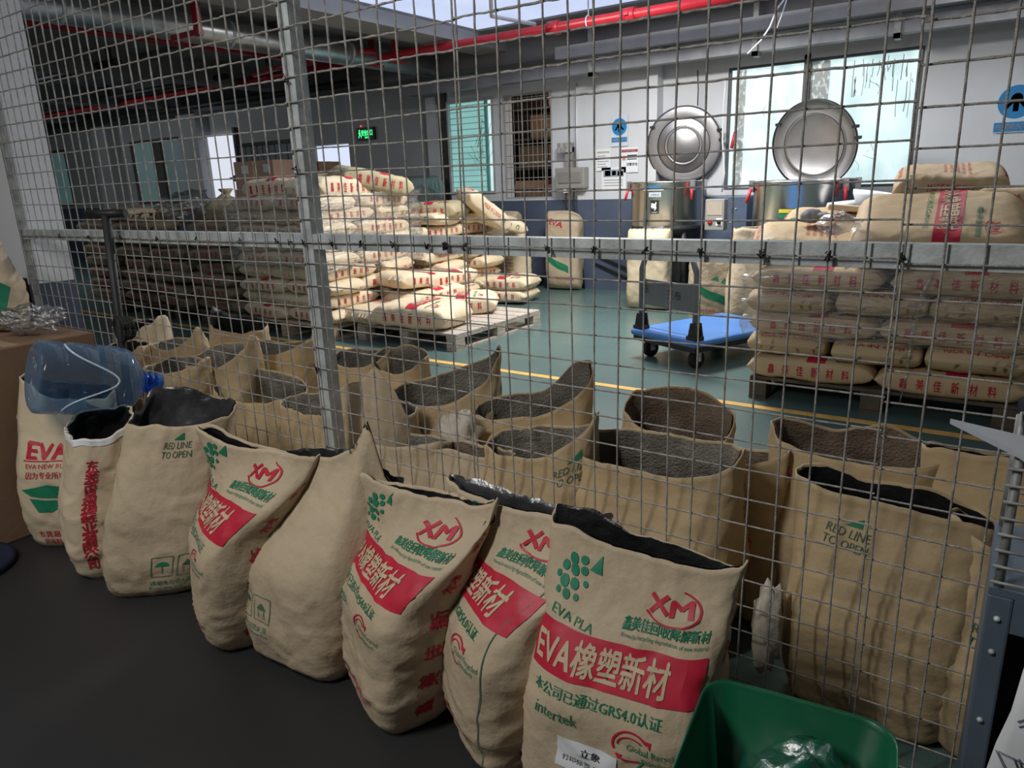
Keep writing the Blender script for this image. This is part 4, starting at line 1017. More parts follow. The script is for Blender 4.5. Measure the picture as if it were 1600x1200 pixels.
for k, (x, y, z, lb) in enumerate(((-4.68, 5.05, .09, 'lower of two sacks on the floor against the far pile'), (-4.66, 5.05, .22, 'upper of two sacks on the floor against the far pile'))):
    lay(lb, x, y, z, .15, 'text', K_LEFT, G4)
upright_sack('paper_sack', 'sack standing open with red print behind the two floor sacks', (-5.02, 5.75), -.3, .72, .38, .26, (0, 0, .36, .12), [(0, 0), (90, .06), (180, .02), (270, -.03)], lambda I, q: (I.grid(-.15, .15, .50, .60, 6, 3, 0), [I.text('执行标准合格产品配方', 0, .40-.04*k, .024, 0, 0, .01, .26) for k in range(6)]), K_LEFT, LINER_BROWN, seed=41, N=64, M=36)
# dim pile at the left
G5 = 'sacks in the dim pile behind the left bay'
K_DIM = mat('dimmed_stack_paper', (.33, .27, .175), .62, var=.1, scale=4, bump=.3, bscale=20, spec=.3)  # dirtier paper, also darkened to keep the pile dim
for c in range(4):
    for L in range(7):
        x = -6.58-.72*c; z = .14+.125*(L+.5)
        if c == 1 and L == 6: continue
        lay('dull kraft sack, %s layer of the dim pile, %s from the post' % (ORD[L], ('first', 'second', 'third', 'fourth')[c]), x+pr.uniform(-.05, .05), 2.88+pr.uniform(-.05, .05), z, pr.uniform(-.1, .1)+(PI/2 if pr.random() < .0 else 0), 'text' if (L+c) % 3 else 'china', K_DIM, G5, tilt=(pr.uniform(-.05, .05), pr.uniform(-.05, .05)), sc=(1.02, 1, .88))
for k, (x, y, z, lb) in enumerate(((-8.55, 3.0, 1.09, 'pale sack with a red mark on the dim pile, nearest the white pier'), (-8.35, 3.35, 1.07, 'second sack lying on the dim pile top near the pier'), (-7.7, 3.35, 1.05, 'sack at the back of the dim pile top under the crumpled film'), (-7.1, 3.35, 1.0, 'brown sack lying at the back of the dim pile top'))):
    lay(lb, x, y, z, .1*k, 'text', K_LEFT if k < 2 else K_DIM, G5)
t = upright_sack('tied_sack', 'small tied sack with a gathered neck on the dim pile', (-6.55, 2.95), .3, .34, .36, .3, (0, 0, .05, .05), [(0, .02), (120, -.01), (240, .03)], None, ROPE, None, seed=44, N=56, M=32, neck=.85); t.location.z = .99; t.scale = (1, 1, .85)
t.children[0].name = 'tied_sack_body'
mb = MB(); mb.lathe([(.03, .30), (.028, .32), (.05, .36), (.075, .39), (.06, .40), (.02, .36)], 14); mb.build('gathered_neck', ROPE, t)
def blob(name, label, cat, loc, sx, sy, sz, m, seed, rz=0., amp=.25, freq=3., sub=4, part='sheet', pins=None):
    bm = bmesh.new(); bmesh.ops.create_icosphere(bm, subdivisions=sub, radius=1)
    for v in bm.verts:
        p = v.co*freq*.5+Vector((seed*3.3, seed, -seed)); d = 1+amp*noise.noise(p)+amp*.7*(abs(noise.noise(p*2.3))-.3)+amp*.35*(abs(noise.noise(p*5.1))-.3)
        v.co = Vector((v.co.x*sx*d, v.co.y*sy*d, v.co.z*sz*d))
    zmin = min(v.co.z for v in bm.verts)
    vs = [(v.co.x, v.co.y, v.co.z-zmin) for v in bm.verts]; bm.verts.index_update(); fs = [[v.index for v in f.verts] for f in bm.faces]; bm.free()
    t = thing(name, label, cat, loc, rz); o = mesh_obj(part, vs, fs, m, t, smooth=True); return t
CRUMPLE = film_mat('crumpled_film', (.93, .94, .95), .16, .25, 16, 1., facing=.3)
blob('crumpled_film', 'crumpled clear plastic film heaped on the dim pile', 'plastic film', (-7.25, 2.95, 1.0), .48, .26, .15, CRUMPLE, 3, -.2, .5, 4.)
def shell(name, label, x0, x1, y0, y1, z0, z1, m, seed, amp=.014):
    """stretch film wound round a load: a crinkled open-topped skin just outside it"""
    n = 40; k = int((z1-z0)/.018); V = []; F = []
    per = []
    for i in range(4*n):
        s_, f = divmod(i, n); f /= n
        per.append(((x0+(x1-x0)*f, y0), (x1, y0+(y1-y0)*f), (x1-(x1-x0)*f, y1), (x0, y1-(y1-y0)*f))[s_])
    cx, cy = (x0+x1)/2, (y0+y1)/2
    for j in range(k+1):
        z = z0+(z1-z0)*j/k
        for i, (x, y) in enumerate(per):
            q = noise.noise(Vector((x*3, y*3, z*22+seed)))*amp+noise.noise(Vector((x*10, y*10, z*50+seed)))*amp*.35
            e = math.sin((z-.14)/TH*PI*1.0)**2*.016
            zz = z+(.02*noise.noise(Vector((x*2, y*2, seed+j*0.))) if j in (0, k) else 0)
            V.append((x+(1 if x > cx else -1)*(q+e)*(1 if abs(x-cx) > (x1-x0)*.499 else 0), y+(1 if y > cy else -1)*(q+e)*(1 if abs(y-cy) > (y1-y0)*.499 else 0), zz))
    N = 4*n
    for j in range(k):
        for i in range(N):
            d = (i+1) % N; F.append((j*N+i, j*N+d, (j+1)*N+d, (j+1)*N+i))
    o = mesh_obj(name, V, F, m, smooth=True); return tag(o, label, 'plastic film')
WRAP = film_mat('stretch_wrap', (.97, .97, .97), .13, .30, 10, 1., (1, 1, 5), facing=.22)
shell('stretch_wrap', 'glossy clear wrap round the upper layers of the right sack stack', -1.265, .15, 2.625, 3.80, .40, .80, WRAP, 1)
shell('stretch_wrap', 'glossy clear wrap round the upper layers of the left sack stack', -6.10, -4.80, 2.60, 3.84, .62, 1.26, WRAP, 5)
p = ony(1440, 470, 2.58); q = ony(1400, 640, 2.57)
o = MB().tube([ony(1460, 425, 2.635), ony(1443, 455, 2.63), ony(1425, 520, 2.632), ony(1415, 590, 2.632), ony(1405, 630, 2.64)], [.006, .014, .010, .006, .004], 6).build('film_tail', CRUMPLE); tag(o, 'twisted tail of clear film hanging down the right sack stack', 'plastic film')
blob('crumpled_film', 'crumpled clear film scrap on the right stack under the red banner sack', 'plastic film', ony(1310, 368, 2.70), .10, .06, .06, CRUMPLE, 8, .3, .5, 4., 3)
GLOVE = mat('grey_knit_glove', (.34, .34, .34), .8, var=.3, scale=25, bump=.6, bscale=120)
t = thing('work_glove', 'grey knitted glove lying on the left of the right sack stack', 'glove', ony(1268, 341, 2.99), .2)
mb = MB(); mb.lathe([(.0, -.03), (.045, -.02), (.05, .02), (.03, .05), (0, .055)], 12, M=Matrix.Scale(1.3, 4, (1, 0, 0))); mb.build('palm', GLOVE, t)
for k in range(5):
    a = -.7+.32*k; mb = MB(); mb.tube([(.03*math.cos(a), .03*math.sin(a), .012), (.075*math.cos(a), .075*math.sin(a), .022), (.115*math.cos(a), .115*math.sin(a), .0)], [.015, .014, .010], 8); mb.build('finger', GLOVE, t)
o = MB().box(-.12, .12, -.06, .06, 0, .035, bev=.012).build('folded_sack', K_LEFT); o.location = ony(1325, 330, 3.2); o.rotation_euler = (0, .1, .3); tag(o, 'folded flat paper sack behind the grey glove on the right stack', 'sack')
# sacks standing by the back wall
upright_sack('paper_sack', 'plain sack standing on a low black dolly by the back wall', (-5.42, 6.1), .05, .78, .46, .30, (.02, .05, .40, .16), [(0, .0), (180, .02)], None, KRAFT, None, seed=51, N=64, M=36, closed=True).location.z = .14
t = thing('dolly', 'low black wheeled dolly under the plain sack by the back wall', 'dolly', (-5.35, 6.05, 0))
MB().box(-.30, .42, -.22, .22, .07, .13, bev=.01).build('deck', BLACK, t)
for x, y in ((-.24, -.16), (.36, -.16), (-.24, .16), (.36, .16)): MB().tube([(x-.015, y, .035), (x+.015, y, .035)], .035, 12).build('wheel', BLACKRUB, t)
upright_sack('paper_sack', 'closed sack with a green leaf print leaning on the blue dado left of the mixer', (-4.52, 6.10), .15, .92, .44, .28, (-.02, .12, .34, .08), [(0, .0), (90, -.06), (180, .02), (270, .02)], lambda I, q: (ink_leaf(I, 1.25), I.text('EVA', -.05, .80, .09, 0, -.3, .02)), KRAFT, None, seed=52, N=64, M=36, closed=True)
upright_sack('paper_sack', 'cream sack standing under the outlet of the left mixer', (-3.02, 5.22), .1, .80, .42, .26, (.0, .03, .30, .10), [(0, 0)], None, KRAFT_CREAM, None, seed=53, N=64, M=36, amp=1.3, closed=True)
upright_sack('paper_sack', 'sack with a green patch partly behind the right sack stack', (-2.20, 4.75), .5, .66, .40, .26, (.05, .05, .30, .08), [(0, 0)], lambda I, q: ink_leaf(I, 1.1), KRAFT, None, seed=54, N=64, M=36, closed=True)
upright_sack('paper_sack', 'sack top showing behind the left end of the right stack', (-1.83, 4.55), .5, .86, .34, .22, (.05, .05, .34, .10), [(0, 0)], None, KRAFT, LINER_BROWN, seed=55, N=48, M=28)
# ================================================================== OPEN SACKS IN FRONT OF THE FENCE
def front(label, x, y, h, w, d, top, rim, ink, rz=0., **k):
    return upright_sack('open_paper_sack', label, (x, y), rz, h, w, d, top, rim, ink, group='open sacks in front of the fence', **k)
front('open sack with EVA in red capitals, leftmost in the front row', -2.91, -.40, .60, .34, .24, (.02, .08, .33, .12),
      [(0, -.04), (60, -.05), (90, -.03), (180, -.01), (270, .05), (310, .04)], lambda I, q: ink_eva(I, .34, .60, q), rz=.62, paper=KRAFT_CREAM, seed=61, lip=[(0, 0), (180, .01), (270, .0)])
front('open sack with a column of red characters, under the blue bottle', -2.63, -.44, .53, .33, .26, (.03, .06, .34, .20),
      [(0, .0), (90, -.01), (140, .03), (180, .02), (270, .01)], lambda I, q: (ink_firm(I, q*.80, .53, .51), ink_firm(I, -.10, .53, .36), I.grid(-.30, .36, .507, .54, 30, 2, 4), I.poly([(q+.085, .27), (q+.11, .30), (q+.135, .28), (q+.12, .245)], 1)), rz=-.40, paper=KRAFT_CREAM, seed=62, amp=1.2)
front('open sack reading RED LINE TO OPEN with silver liner peak, third from the carton', -2.30, -.43, .575, .34, .24, (.15, .07, .34, .22),
      [(0, .0), (60, .0), (95, .03), (140, .01), (180, .06), (215, .07), (250, .0), (300, .01)], lambda I, q: (ink_redline(I, .02, .50, .9), ink_care(I, .03, .12, .95), gtext(I, -q*.9, .56, size=.040)), rz=.78, seed=63, lip=[(0, 0), (60, 0), (95, .006), (150, .0), (200, .014), (240, .016), (290, .008), (330, 0)], depth=.62, liner=LINER_SILVER)
front('open sack with a pinkish red banner half turned away, fourth from the carton', -1.85, -.41, .60, .36, .28, (.13, .09, .47, .06),
      [(0, .01), (45, .02), (90, .015), (150, -.02), (180, .0), (230, .03), (290, .04), (330, .02)], lambda I, q: ink_xm(I, .37, .605, q, label=False, up=.035), rz=-.50, twist=.6, seed=64, depth=.6)
front('open sack with a tall pointed flap and plain face, in front of the steel post', -1.535, -.40, .58, .37, .28, (.09, .08, .45, .09),
      [(0, .03), (20, .07), (38, .15), (58, .0), (85, -.06), (110, -.03), (180, .0), (240, -.01), (330, .0)], lambda I, q: (ink_care(I, -.13, .20, 1.), I.text('可开', .12, .58, .03, 3, .2, .004), gtext(I, q*1.35, .58, '鑫美佳', .044, .05, .45)), rz=.05, seed=65, depth=.55, lip=[(0, 0), (90, .01), (180, .015), (270, 0)])
front('pinched sack with bold red banner and white tag, second left of the big EVA sack', -1.205, -.40, .60, .355, .26, (.08, .09, .44, .035),
      [(0, -.01), (50, .0), (90, .02), (180, -.015), (250, -.01), (270, .0), (310, .0)], lambda I, q: (ink_xm(I, .355, .60, q, label=False, up=.03), I.grid(-.165, -.11, .22, .31, 3, 4, 4), [I.line((-.155, .30-.015*k), (-.12, .30-.015*k), .004, 3) for k in range(5)]), rz=-.48, twist=.5, seed=66, amp=1.2)
front('sack with red banner, vertical seam and silver liner, next left of the big EVA sack', -.90, -.36, .61, .36, .26, (.03, .07, .44, .05),
      [(0, -.01), (60, -.015), (90, .0), (180, -.02), (240, .0), (290, .015), (330, .0)], lambda I, q: (ink_xm(I, .36, .61, q, label=False, up=.045), [I.line((q*.55+.004*math.sin(k*1.7), .02+k*.058), (q*.55+.004*math.sin((k+1)*1.7), .02+(k+1)*.058), .0025, 3) for k in range(10)]), rz=-.60, twist=.6, seed=67, liner=LINER_SILVER, lip=[(0, .0), (50, .0), (95, .016), (130, .014), (180, .018), (225, .02), (270, .010), (310, .0)])
front('big sack with EVA in white on red banner, nearest the camera beside the green tub', -.565, -.42, .59, .36, .25, (.04, .07, .39, .05),
      [(0, -.0), (45, -.005), (90, .02), (135, -.01), (180, .02), (225, .045), (260, .045), (285, .02), (320, .02)], lambda I, q: ink_xm(I, .36, .59, q, up=.018), rz=.10, seed=68, amp=1.0, lip=[(0, 0), (90, 0), (180, .002), (240, .010), (280, .004), (320, 0)])

# ================================================================== OPEN SACKS BEHIND THE FENCE
def back(label, x, y, h, w, d, rim, ink=None, rz=0., td=None, tw=None, liner=LINER_GREY, paper=KRAFT_AGED, off=(0, 0), **k):
    k.setdefault('depth', .42); k.setdefault('amp', 1.15); k.setdefault('N', 72); k.setdefault('M', 40)
    return upright_sack('open_paper_sack', label, (x, y), rz, h, w, d, (off[0], off[1], tw or w*1.07, td or d*.62), rim, ink, paper, liner, group='open sacks behind the fence', **k)
back('wide open aged sack with a grey woven lining, behind the big EVA sack', -.76, .235, .55, .46, .31, [(0, -.02), (45, .0), (90, .05), (150, .03), (180, .03), (240, .02), (270, -.02)], lambda I, q: gtext(I, q*1.2, .55, size=.04), seed=71)
back('round mouthed sack standing behind the wide open aged one', -.85, .60, .555, .34, .30, [(0, -.06), (60, -.06), (120, .0), (180, .05), (240, .04), (300, -.01)], None, seed=72, liner=LINER_BROWN)
back('brown creased sack showing only its right side past the wide open one', -.60, .46, .50, .26, .20, [(0, 0), (90, .04), (180, 0)], lambda I, q: gtext(I, q, .52, size=.035), seed=73, liner=LINER_BROWN, amp=2.)
back('sack with slanted grey mouth and RED LINE print, left of the wide open one', -1.13, .20, .55, .34, .26, [(0, -.05), (50, .03), (90, .10), (140, .03), (180, .0), (270, -.04)], lambda I, q: ink_redline(I, .135, .46, .9, -.1), seed=74, rz=.15, liner=LINER_GREY)
back('sack with a tall pointed corner rising behind the RED LINE sack', -1.36, .52, .55, .40, .28, [(0, -.05), (60, .05), (100, .13), (140, .12), (180, .0), (270, -.05)], None, seed=75, rz=.5, liner=LINER_GREY)
back('low narrow mouthed sack right behind the mesh seam', -1.36, .165, .475, .30, .22, [(0, 0), (90, .01), (180, .0), (270, -.02)], None, seed=76, td=.09, liner=LINER_BROWN, paper=KRAFT)
back('tall leaning sack with long grey mouth and red corner print, middle of the back row', -1.74, .47, .56, .44, .26, [(0, -.06), (40, .02), (75, .12), (110, .15), (150, .08), (200, .0), (270, -.06)], lambda I, q: (I.grid(q*.9, q*1.35, .18, .30, 4, 4, 0), [I.disc(q*1.1, .36+.03*k, .010, 1) for k in range(4)]), seed=77, rz=.45, liner=LINER_GREY)
back('sack with crumpled white paper in its grey mouth, beside the tall leaning one', -1.66, .17, .455, .36, .25, [(0, -.0), (60, .03), (90, .02), (180, -.01), (270, .01)], None, seed=78, liner=LINER_GREY, paper=KRAFT)
blob('crumpled_paper', 'crumpled white paper stuffed between two sacks behind the fence', 'paper', (-1.52, .30, .33), .07, .05, .10, mat('crumpled_white_paper', (.62, .57, .48), .7, var=.1, bump=.4), 12, .2, .6, 4., 3)
back('sack with a triangular front flap right of the steel post', -1.89, .24, .53, .34, .25, [(0, .10), (18, .155), (40, .10), (70, -.02), (180, .0), (270, -.04), (310, .0)], None, seed=79, rz=.2, paper=KRAFT)
back('square topped sack behind the triangular flap one', -2.10, .62, .59, .24, .20, [(0, -.05), (60, .0), (120, .03), (180, .05), (240, .03)], None, seed=80, rz=.3)
back('open sack cut by the steel post, grey lining showing', -2.10, .19, .50, .38, .26, [(0, -.01), (90, .03), (150, .05), (180, .03), (270, .0)], None, seed=81)
back('very wide grey lined sack in the left bay behind the fence', -2.56, .25, .49, .48, .36, [(0, -.02), (60, .0), (90, -.01), (130, .03), (180, .05), (230, .05), (270, .0)], None, seed=82)
back('grey lined sack left of the post, farther back', -2.36, .66, .58, .36, .28, [(0, -.05), (90, .04), (180, .0), (270, -.02)], None, seed=83, liner=LINER_GREY)
back('grey lined sack with a pale corner, middle of the left bay', -2.86, .58, .58, .42, .28, [(0, -.03), (90, .05), (120, .07), (180, .0), (270, .0)], None, seed=84, liner=LINER_GREY)
back('sack with a tall tan flap bending over, left bay', -2.88, .30, .60, .36, .27, [(0, -.05), (60, .04), (85, .10), (120, .06), (180, .03), (270, -.04)], None, seed=85, rz=.25)
back('rounded open sack right behind the blue bottle neck', -3.02, .165, .56, .38, .27, [(0, -.02), (60, .02), (90, .05), (180, .02), (270, -.02)], None, seed=86)
back('sack with one raised pale corner behind the blue bottle', -3.42, .42, .58, .34, .26, [(0, -.03), (70, .04), (90, .09), (120, .02), (180, .0), (270, -.02)], None, seed=87, liner=LINER_GREY)
back('farthest black sack in the left bay with a clear plastic edge', -3.50, .82, .58, .40, .28, [(0, -.02), (90, .0), (180, .02), (270, .05)], None, seed=88, liner=LINER, lip=[(0, 0), (250, .02), (270, .04), (290, .01)])
back('pale sack beside the white pier, its flap raised', -4.02, .55, .58, .40, .28, [(0, -.03), (60, .04), (90, .08), (180, .03), (270, .0)], lambda I, q: I.text('EVA', 0, .3, .1, 0, 0, .02), seed=89, liner=LINER, paper=KRAFT_CREAM)
back('dim black lined sack at the left end, beyond the pole', -3.75, .33, .54, .30, .24, [(0, -.02), (90, .02), (180, .02), (270, .0)], None, seed=94, liner=LINER)
back('open sack reading RED LINE TO OPEN behind the fence at the right', -.165, .20, .58, .39, .27, [(0, -.0), (60, -.025), (90, -.04), (120, -.03), (180, .0), (240, .02), (270, .02)], lambda I, q: ink_redline(I, -.075, .485, .80, -.12), seed=90, liner=LINER, td=.15, tw=.42)
back('wide brown lined sack behind the RED LINE one at the right', -.31, .56, .56, .42, .30, [(0, -.03), (90, .0), (140, .0), (170, .03), (190, .0), (230, .02), (270, .03)], None, seed=91, liner=LINER_BROWN)
back('dark mouthed sack at the right edge, half hidden by the grey cabinet', .135, .20, .53, .34, .26, [(0, -.02), (90, .02), (180, -.02), (250, .03), (280, .04)], lambda I, q: ink_redline(I, -.06, .34, .9, -.12), seed=92, liner=LINER)
back('sack showing a folded rim between the right hand sacks', .04, .58, .58, .34, .24, [(0, .02), (90, .03), (180, -.02), (270, .0)], None, seed=93, liner=LINER)
blob('torn_paper', 'torn white and red scrap of sack hanging by the mesh near the green tub', 'paper', (-.385, .05, .11), .035, .03, .12, mat('crumpled_white_paper', (.62, .57, .48), .7), 15, 0, .6, 4., 3)

# ================================================================== BLUE WATER BOTTLE
def glassy(name, tint, base, rough=.08):
    if name in MATS: return MATS[name]
    m = bpy.data.materials.new(name); m.use_nodes = True; nt = m.node_tree; nt.nodes.clear()
    out = nt.nodes.new('ShaderNodeOutputMaterial'); tr = nt.nodes.new('ShaderNodeBsdfTransparent'); tr.inputs[0].default_value = (*tint, 1)
    pb = nt.nodes.new('ShaderNodeBsdfPrincipled'); pb.inputs['Base Color'].default_value = (*base, 1); pb.inputs['Roughness'].default_value = rough; pb.inputs['Specular IOR Level'].default_value = .9
    lw = nt.nodes.new('ShaderNodeLayerWeight'); lw.inputs['Blend'].default_value = .35
    tc = nt.nodes.new('ShaderNodeTexCoord'); n = nt.nodes.new('ShaderNodeTexNoise'); n.inputs['Scale'].default_value = 9; n.inputs['Detail'].default_value = 4
    bp = nt.nodes.new('ShaderNodeBump'); bp.inputs['Strength'].default_value = .25; bp.inputs['Distance'].default_value = .01
    nt.links.new(tc.outputs['Object'], n.inputs['Vector']); nt.links.new(n.outputs['Fac'], bp.inputs['Height']); nt.links.new(bp.outputs['Normal'], pb.inputs['Normal'])
    mr = nt.nodes.new('ShaderNodeMapRange'); mr.inputs['To Min'].default_value = .14; mr.inputs['To Max'].default_value = .85
    nt.links.new(lw.outputs['Facing'], mr.inputs['Value']); mx = nt.nodes.new('ShaderNodeMixShader')
    nt.links.new(mr.outputs['Result'], mx.inputs[0]); nt.links.new(tr.outputs[0], mx.inputs[1]); nt.links.new(pb.outputs[0], mx.inputs[2]); nt.links.new(mx.outputs[0], out.inputs['Surface'])
    MATS[name] = m; return m
PET = glassy('blue_bottle_plastic', (.66, .80, .95), (.15, .24, .37))
PETD = glassy('deep_blue_bottle_plastic', (.28, .52, .95), (.03, .16, .58))
BB = Vector((-2.785, -.50, .700)); BN = Vector((-2.70, -.11, .590))
ax = (BN-BB).normalized(); sx = Vector((0, 0, 1)).cross(ax).normalized(); sy = ax.cross(sx)
MJ = Matrix(((sx.x, sy.x, ax.x, 0), (sx.y, sy.y, ax.y, 0), (sx.z, sy.z, ax.z, 0), (0, 0, 0, 1)))
jug = thing('water_bottle', 'empty blue water cooler bottle lying on its side across the front sacks', 'bottle', BB)
R = .131
prof = [(0, .012), (.07, .010), (.112, .0), (R-.004, .010), (R, .03), (R, .095), (R-.005, .102), (R-.005, .112), (R, .119), (R, .205), (R-.007, .215), (R-.007, .228), (R, .238), (R, .315), (R-.006, .326), (R-.004, .338), (R-.012, .362), (R-.040, .395), (R-.075, .418), (.040, .428)]
prof = [(r, z*.84) for r, z in prof]
MB().lathe(prof, 56, M=MJ).build('bottle_body', PET, jug)
prof = [(.040, .428), (.036, .436), (.031, .440), (.031, .452), (.034, .455), (.034, .461), (.029, .465), (.029, .480), (.032, .483), (.032, .490), (.028, .493), (.028, .512), (.025, .512), (.025, .43)]
prof = [(r*1.22, z*.84) for r, z in prof]
MB().lathe(prof, 32, M=MJ).build('bottle_neck', PETD, jug)
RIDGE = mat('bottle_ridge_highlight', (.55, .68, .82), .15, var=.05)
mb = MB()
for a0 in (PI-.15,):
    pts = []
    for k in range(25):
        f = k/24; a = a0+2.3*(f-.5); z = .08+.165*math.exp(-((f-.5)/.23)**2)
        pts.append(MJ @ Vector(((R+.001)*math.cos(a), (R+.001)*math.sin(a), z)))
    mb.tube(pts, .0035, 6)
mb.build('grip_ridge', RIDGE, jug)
I = Ink(); I.text('PC 7', .01, .045, .036, 0, .3, .004); I.text('饮用水桶', -.01, -.04, .026, 0, .3, .004)
V, Fc, m_ = I.refine(.03)
mesh_obj('embossed_lettering', [MJ @ Vector((a, b, .0065)) for a, b in V], [f[::-1] for f in Fc], [RIDGE], jug, m_)

# ================================================================== LEFT CORNER
t = carton('tall brown cardboard carton at the left edge, in front of the white pier', (-3.42, -.42, 0), (.62, .60, .76), .0, CARTON, flaps=True)
upright_sack('paper_sack', 'sack with a green print standing on the carton, cut by the left edge', (-3.56, -.31), .85, .40, .30, .16, (-.06, .03, .26, .04), [(0, 0), (90, .02), (180, 0)], lambda I, q: (I.poly([(-.10, .08), (.09, .08), (.13, .18), (.02, .28), (-.10, .24)], 1), I.text('EVA', 0, .36, .07, 0, 0, .02)), KRAFT, LINER_BROWN, seed=95, N=64, M=36).location.z = .765
blob('plastic_bag', 'clear crumpled plastic bag lying on top of the brown carton', 'plastic bag', (-3.30, -.27, .762), .15, .09, .05, film_mat('clear_bag', (.88, .89, .90), .20, .2, 22, 1., facing=.6), 21, .5, .5, 5.)
t = thing('round_lid', 'dark blue round lid lying on the floor in front of the carton', 'lid', (-3.02, -.77, 0))
MB().lathe([(0, .02), (.13, .02), (.15, .03), (.165, .03), (.17, .0), (0, .0)], 36).build('lid_body', mat('dark_blue_lid', (.012, .02, .045), .5, var=.2), t)
pt, pb = ony(165, 334, -.05), ony(199, 600, -.05); pb = pt+(pb-pt)*((pt[2]-.002)/(pt[2]-pb[2]))
t = thing('long_handled_shovel', 'black T handled pole leaning upright against the fence at the left', 'shovel', pb)
L = Vector(pt-pb); MB().tube([(0, 0, .06), L*.4, L], [.016, .016, .017], 10).build('shaft', BLACK, t)
MB().tube([L+Vector((-.075, -.04, .0)), L+Vector((.075, .04, .0))], .017, 10).build('grip', BLACK, t)
MB().box(-.09, .09, -.012, .012, .0, .09, bev=.005).build('blade', BLACK, t)
c = ony(200, 512, -.025); mb = MB()
for k in range(4): mb.tube([c+np.array([.055*math.cos(a)*(1-.08*k), -.012*k, .045*math.sin(a)*(1+.05*k)]) for a in np.linspace(0, 2*PI, 17)], .005, 6)
tag(mb.build('cable_coil', BLACKRUB), 'black cable coil hooked on the fence beside the shovel', 'cable')

# ================================================================== RIGHT CORNER
tub = thing('plastic_tub', 'green plastic tub at the bottom edge, in front of the fence', 'tub', (-.182, -.645, 0))
def rrect(w, d, r, z, n=6):
    out = []
    for cx, cy, a0 in ((w/2-r, d/2-r, 0), (-w/2+r, d/2-r, PI/2), (-w/2+r, -d/2+r, PI), (w/2-r, -d/2+r, 1.5*PI)):
        for k in range(n+1): a = a0+PI/2*k/n; out.append((cx+r*math.cos(a), cy+r*math.sin(a), z))
    return out
rings = [rrect(.19, .30, .05, .0), rrect(.28, .38, .05, .435), rrect(.29, .39, .05, .45), rrect(.297, .397, .05, .454), rrect(.297, .397, .05, .448), rrect(.278, .378, .045, .44), rrect(.18, .29, .05, .02)]
V = [p for r_ in rings for p in r_]; n = len(rings[0]); F = [(i*n+k, i*n+(k+1) % n, (i+1)*n+(k+1) % n, (i+1)*n+k) for i in range(len(rings)-1) for k in range(n)]
F += [list(range(n))[::-1], [(len(rings)-1)*n+k for k in range(n)]]
tub.rotation_euler = (0, 0, .12)
mesh_obj('tub_shell', V, F, GREENPL, tub, smooth=True)
blob('plastic_bag', 'dark green glossy plastic bag heaped in the green tub', 'plastic bag', (-.165, -.60, .17), .105, .15, .145, mat('green_bag_film', (.008, .10, .06), .2, var=.35, scale=9, bump=1., bscale=14, spec=.8), 31, 0, .28, 3.0)
blob('plastic_bag', 'white crumpled plastic bag beside the green one in the tub', 'plastic bag', (-.262, -.74, .10), .05, .11, .16, mat('white_bag_film', (.36, .38, .38), .3, var=.2, scale=9, bump=.8, bscale=14), 33, 0, .25, 3.)
cb = thing('steel_cabinet', 'slate grey metal cabinet with a wire rack on top, cut by the right edge', 'cabinet', (.03, -.30, 0))
ZC, ZT = .65, .875
mb = MB(); mb.box(0, .035, 0, .26, 0, ZC, bev=.004).box(.665, .70, 0, .26, 0, ZC).box(.035, .665, 0, .03, ZC-.06, ZC).box(0, .7, 0, .26, ZC, ZC+.012); mb.build('cabinet_frame', SLATE, cb)
MB().box(.035, .665, .05, .25, .02, ZC-.01).build('dark_interior', BLACK, cb)  # black sheet stands in for the cabinet's shaded interior
mb = MB(); [mb.lathe([(.005, 0), (.004, .004), (0, .005)], 10, M=Matrix.Translation(Vector((.017, 0, z))) @ Matrix.Rotation(PI/2, 4, 'X')) for z in (.61, .55, .42, .30, .19)]; mb.build('rivets', STEEL, cb)
mb = MB(); mb.tube([(.012, .01, ZC), (.012, .01, ZT)], .007, 8).tube([(.012, .25, ZC), (.012, .25, ZT)], .007, 8).tube([(.012, .01, ZT), (.012, .25, ZT), (.7, .25, ZT), (.7, .01, ZT), (.012, .01, ZT)], .006, 8); mb.build('rack_frame', DUSTYSTEEL, cb)
mb = MB()
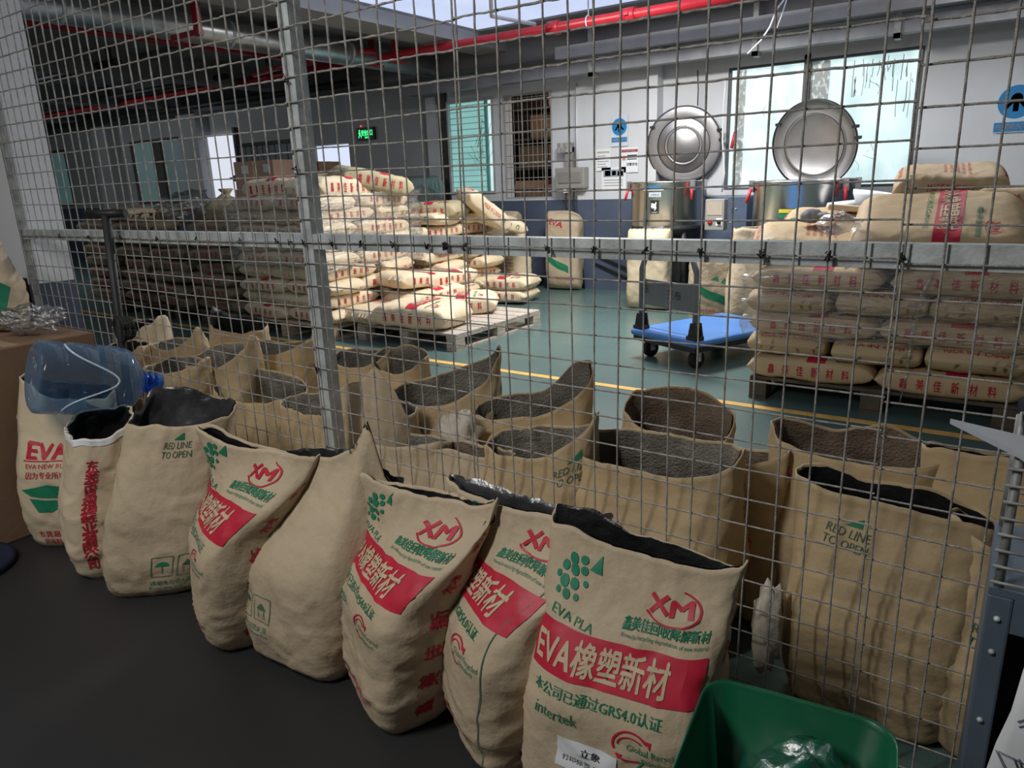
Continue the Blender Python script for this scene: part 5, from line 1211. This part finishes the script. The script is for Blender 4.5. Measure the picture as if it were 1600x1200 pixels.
for k in range(8):
    z = ZC+.022+k*.027; mb.tube([(.0, .0, z), (.03, .0, z+.001), (.7, .004, z)], .0028, 6)
mb.build('rack_wires', DUSTYSTEEL, cb)
mb = MB(); [mb.box(.10+k*.12, .16+k*.12, .05, .22, ZC+.012, ZT-.03, bev=.006) for k in range(4)]; mb.build('rack_contents', mat('dim_grey_folder', (.09, .09, .095), .6, var=.2), cb)
pts = [onz(1484, 662, .885), onz(1600, 690, .885), onz(1760, 740, .885), onz(1740, 820, .885), onz(1592, 716, .885)]
V = [tuple(p) for p in pts]+[(p[0], p[1], p[2]+.009) for p in pts]; n = len(pts)
o = mesh_obj('foam_board', V, [list(range(n))[::-1], list(range(n, 2*n))]+[(i, (i+1) % n, n+(i+1) % n, n+i) for i in range(n)], mat('pale_foam_board', (.42, .45, .49), .6, var=.05)); tag(o, 'pale foam board lying on top of the grey cabinet rack', 'board')
V = []; F = []
px = [((1604, 1030), (1640, 1030)), ((1580, 1110), (1650, 1110)), ((1556, 1160), (1650, 1160)), ((1536, 1215), (1650, 1215)), ((1525, 1290), (1650, 1290))]
for i, (a, b) in enumerate(px):
    for k in range(5):
        f = k/4; p = ony(a[0]+(b[0]-a[0])*f, a[1]+(b[1]-a[1])*f, -.335-.012*math.sin(i*.9)-.01*f); V.append(p)
for i in range(4):
    for k in range(4): F.append((i*5+k, i*5+k+1, (i+1)*5+k+1, (i+1)*5+k))
t = thing('paper_sheet', 'large white printed sheet hanging on the front of the grey cabinet', 'paper', V[0])
o = mesh_obj('sheet', [Vector(v)-Vector(V[0]) for v in V], F, PAPER, t, smooth=True)
o.modifiers.new('thickness', 'SOLIDIFY').thickness = .0008
mb = MB()
for pp in (((1556, 1172), (1572, 1205), (1590, 1225)), ((1560, 1174), (1585, 1186), (1604, 1196)), ((1584, 1186), (1590, 1200)), ((1592, 1186), (1596, 1200)), ((1590, 1128), (1602, 1124)), ((1592, 1136), (1604, 1133))):
    mb.tube([Vector(ony(x, y, -.352)-V[0]) for x, y in pp], .0011, 4)
mb.build('printed_lines', SLATE, t)
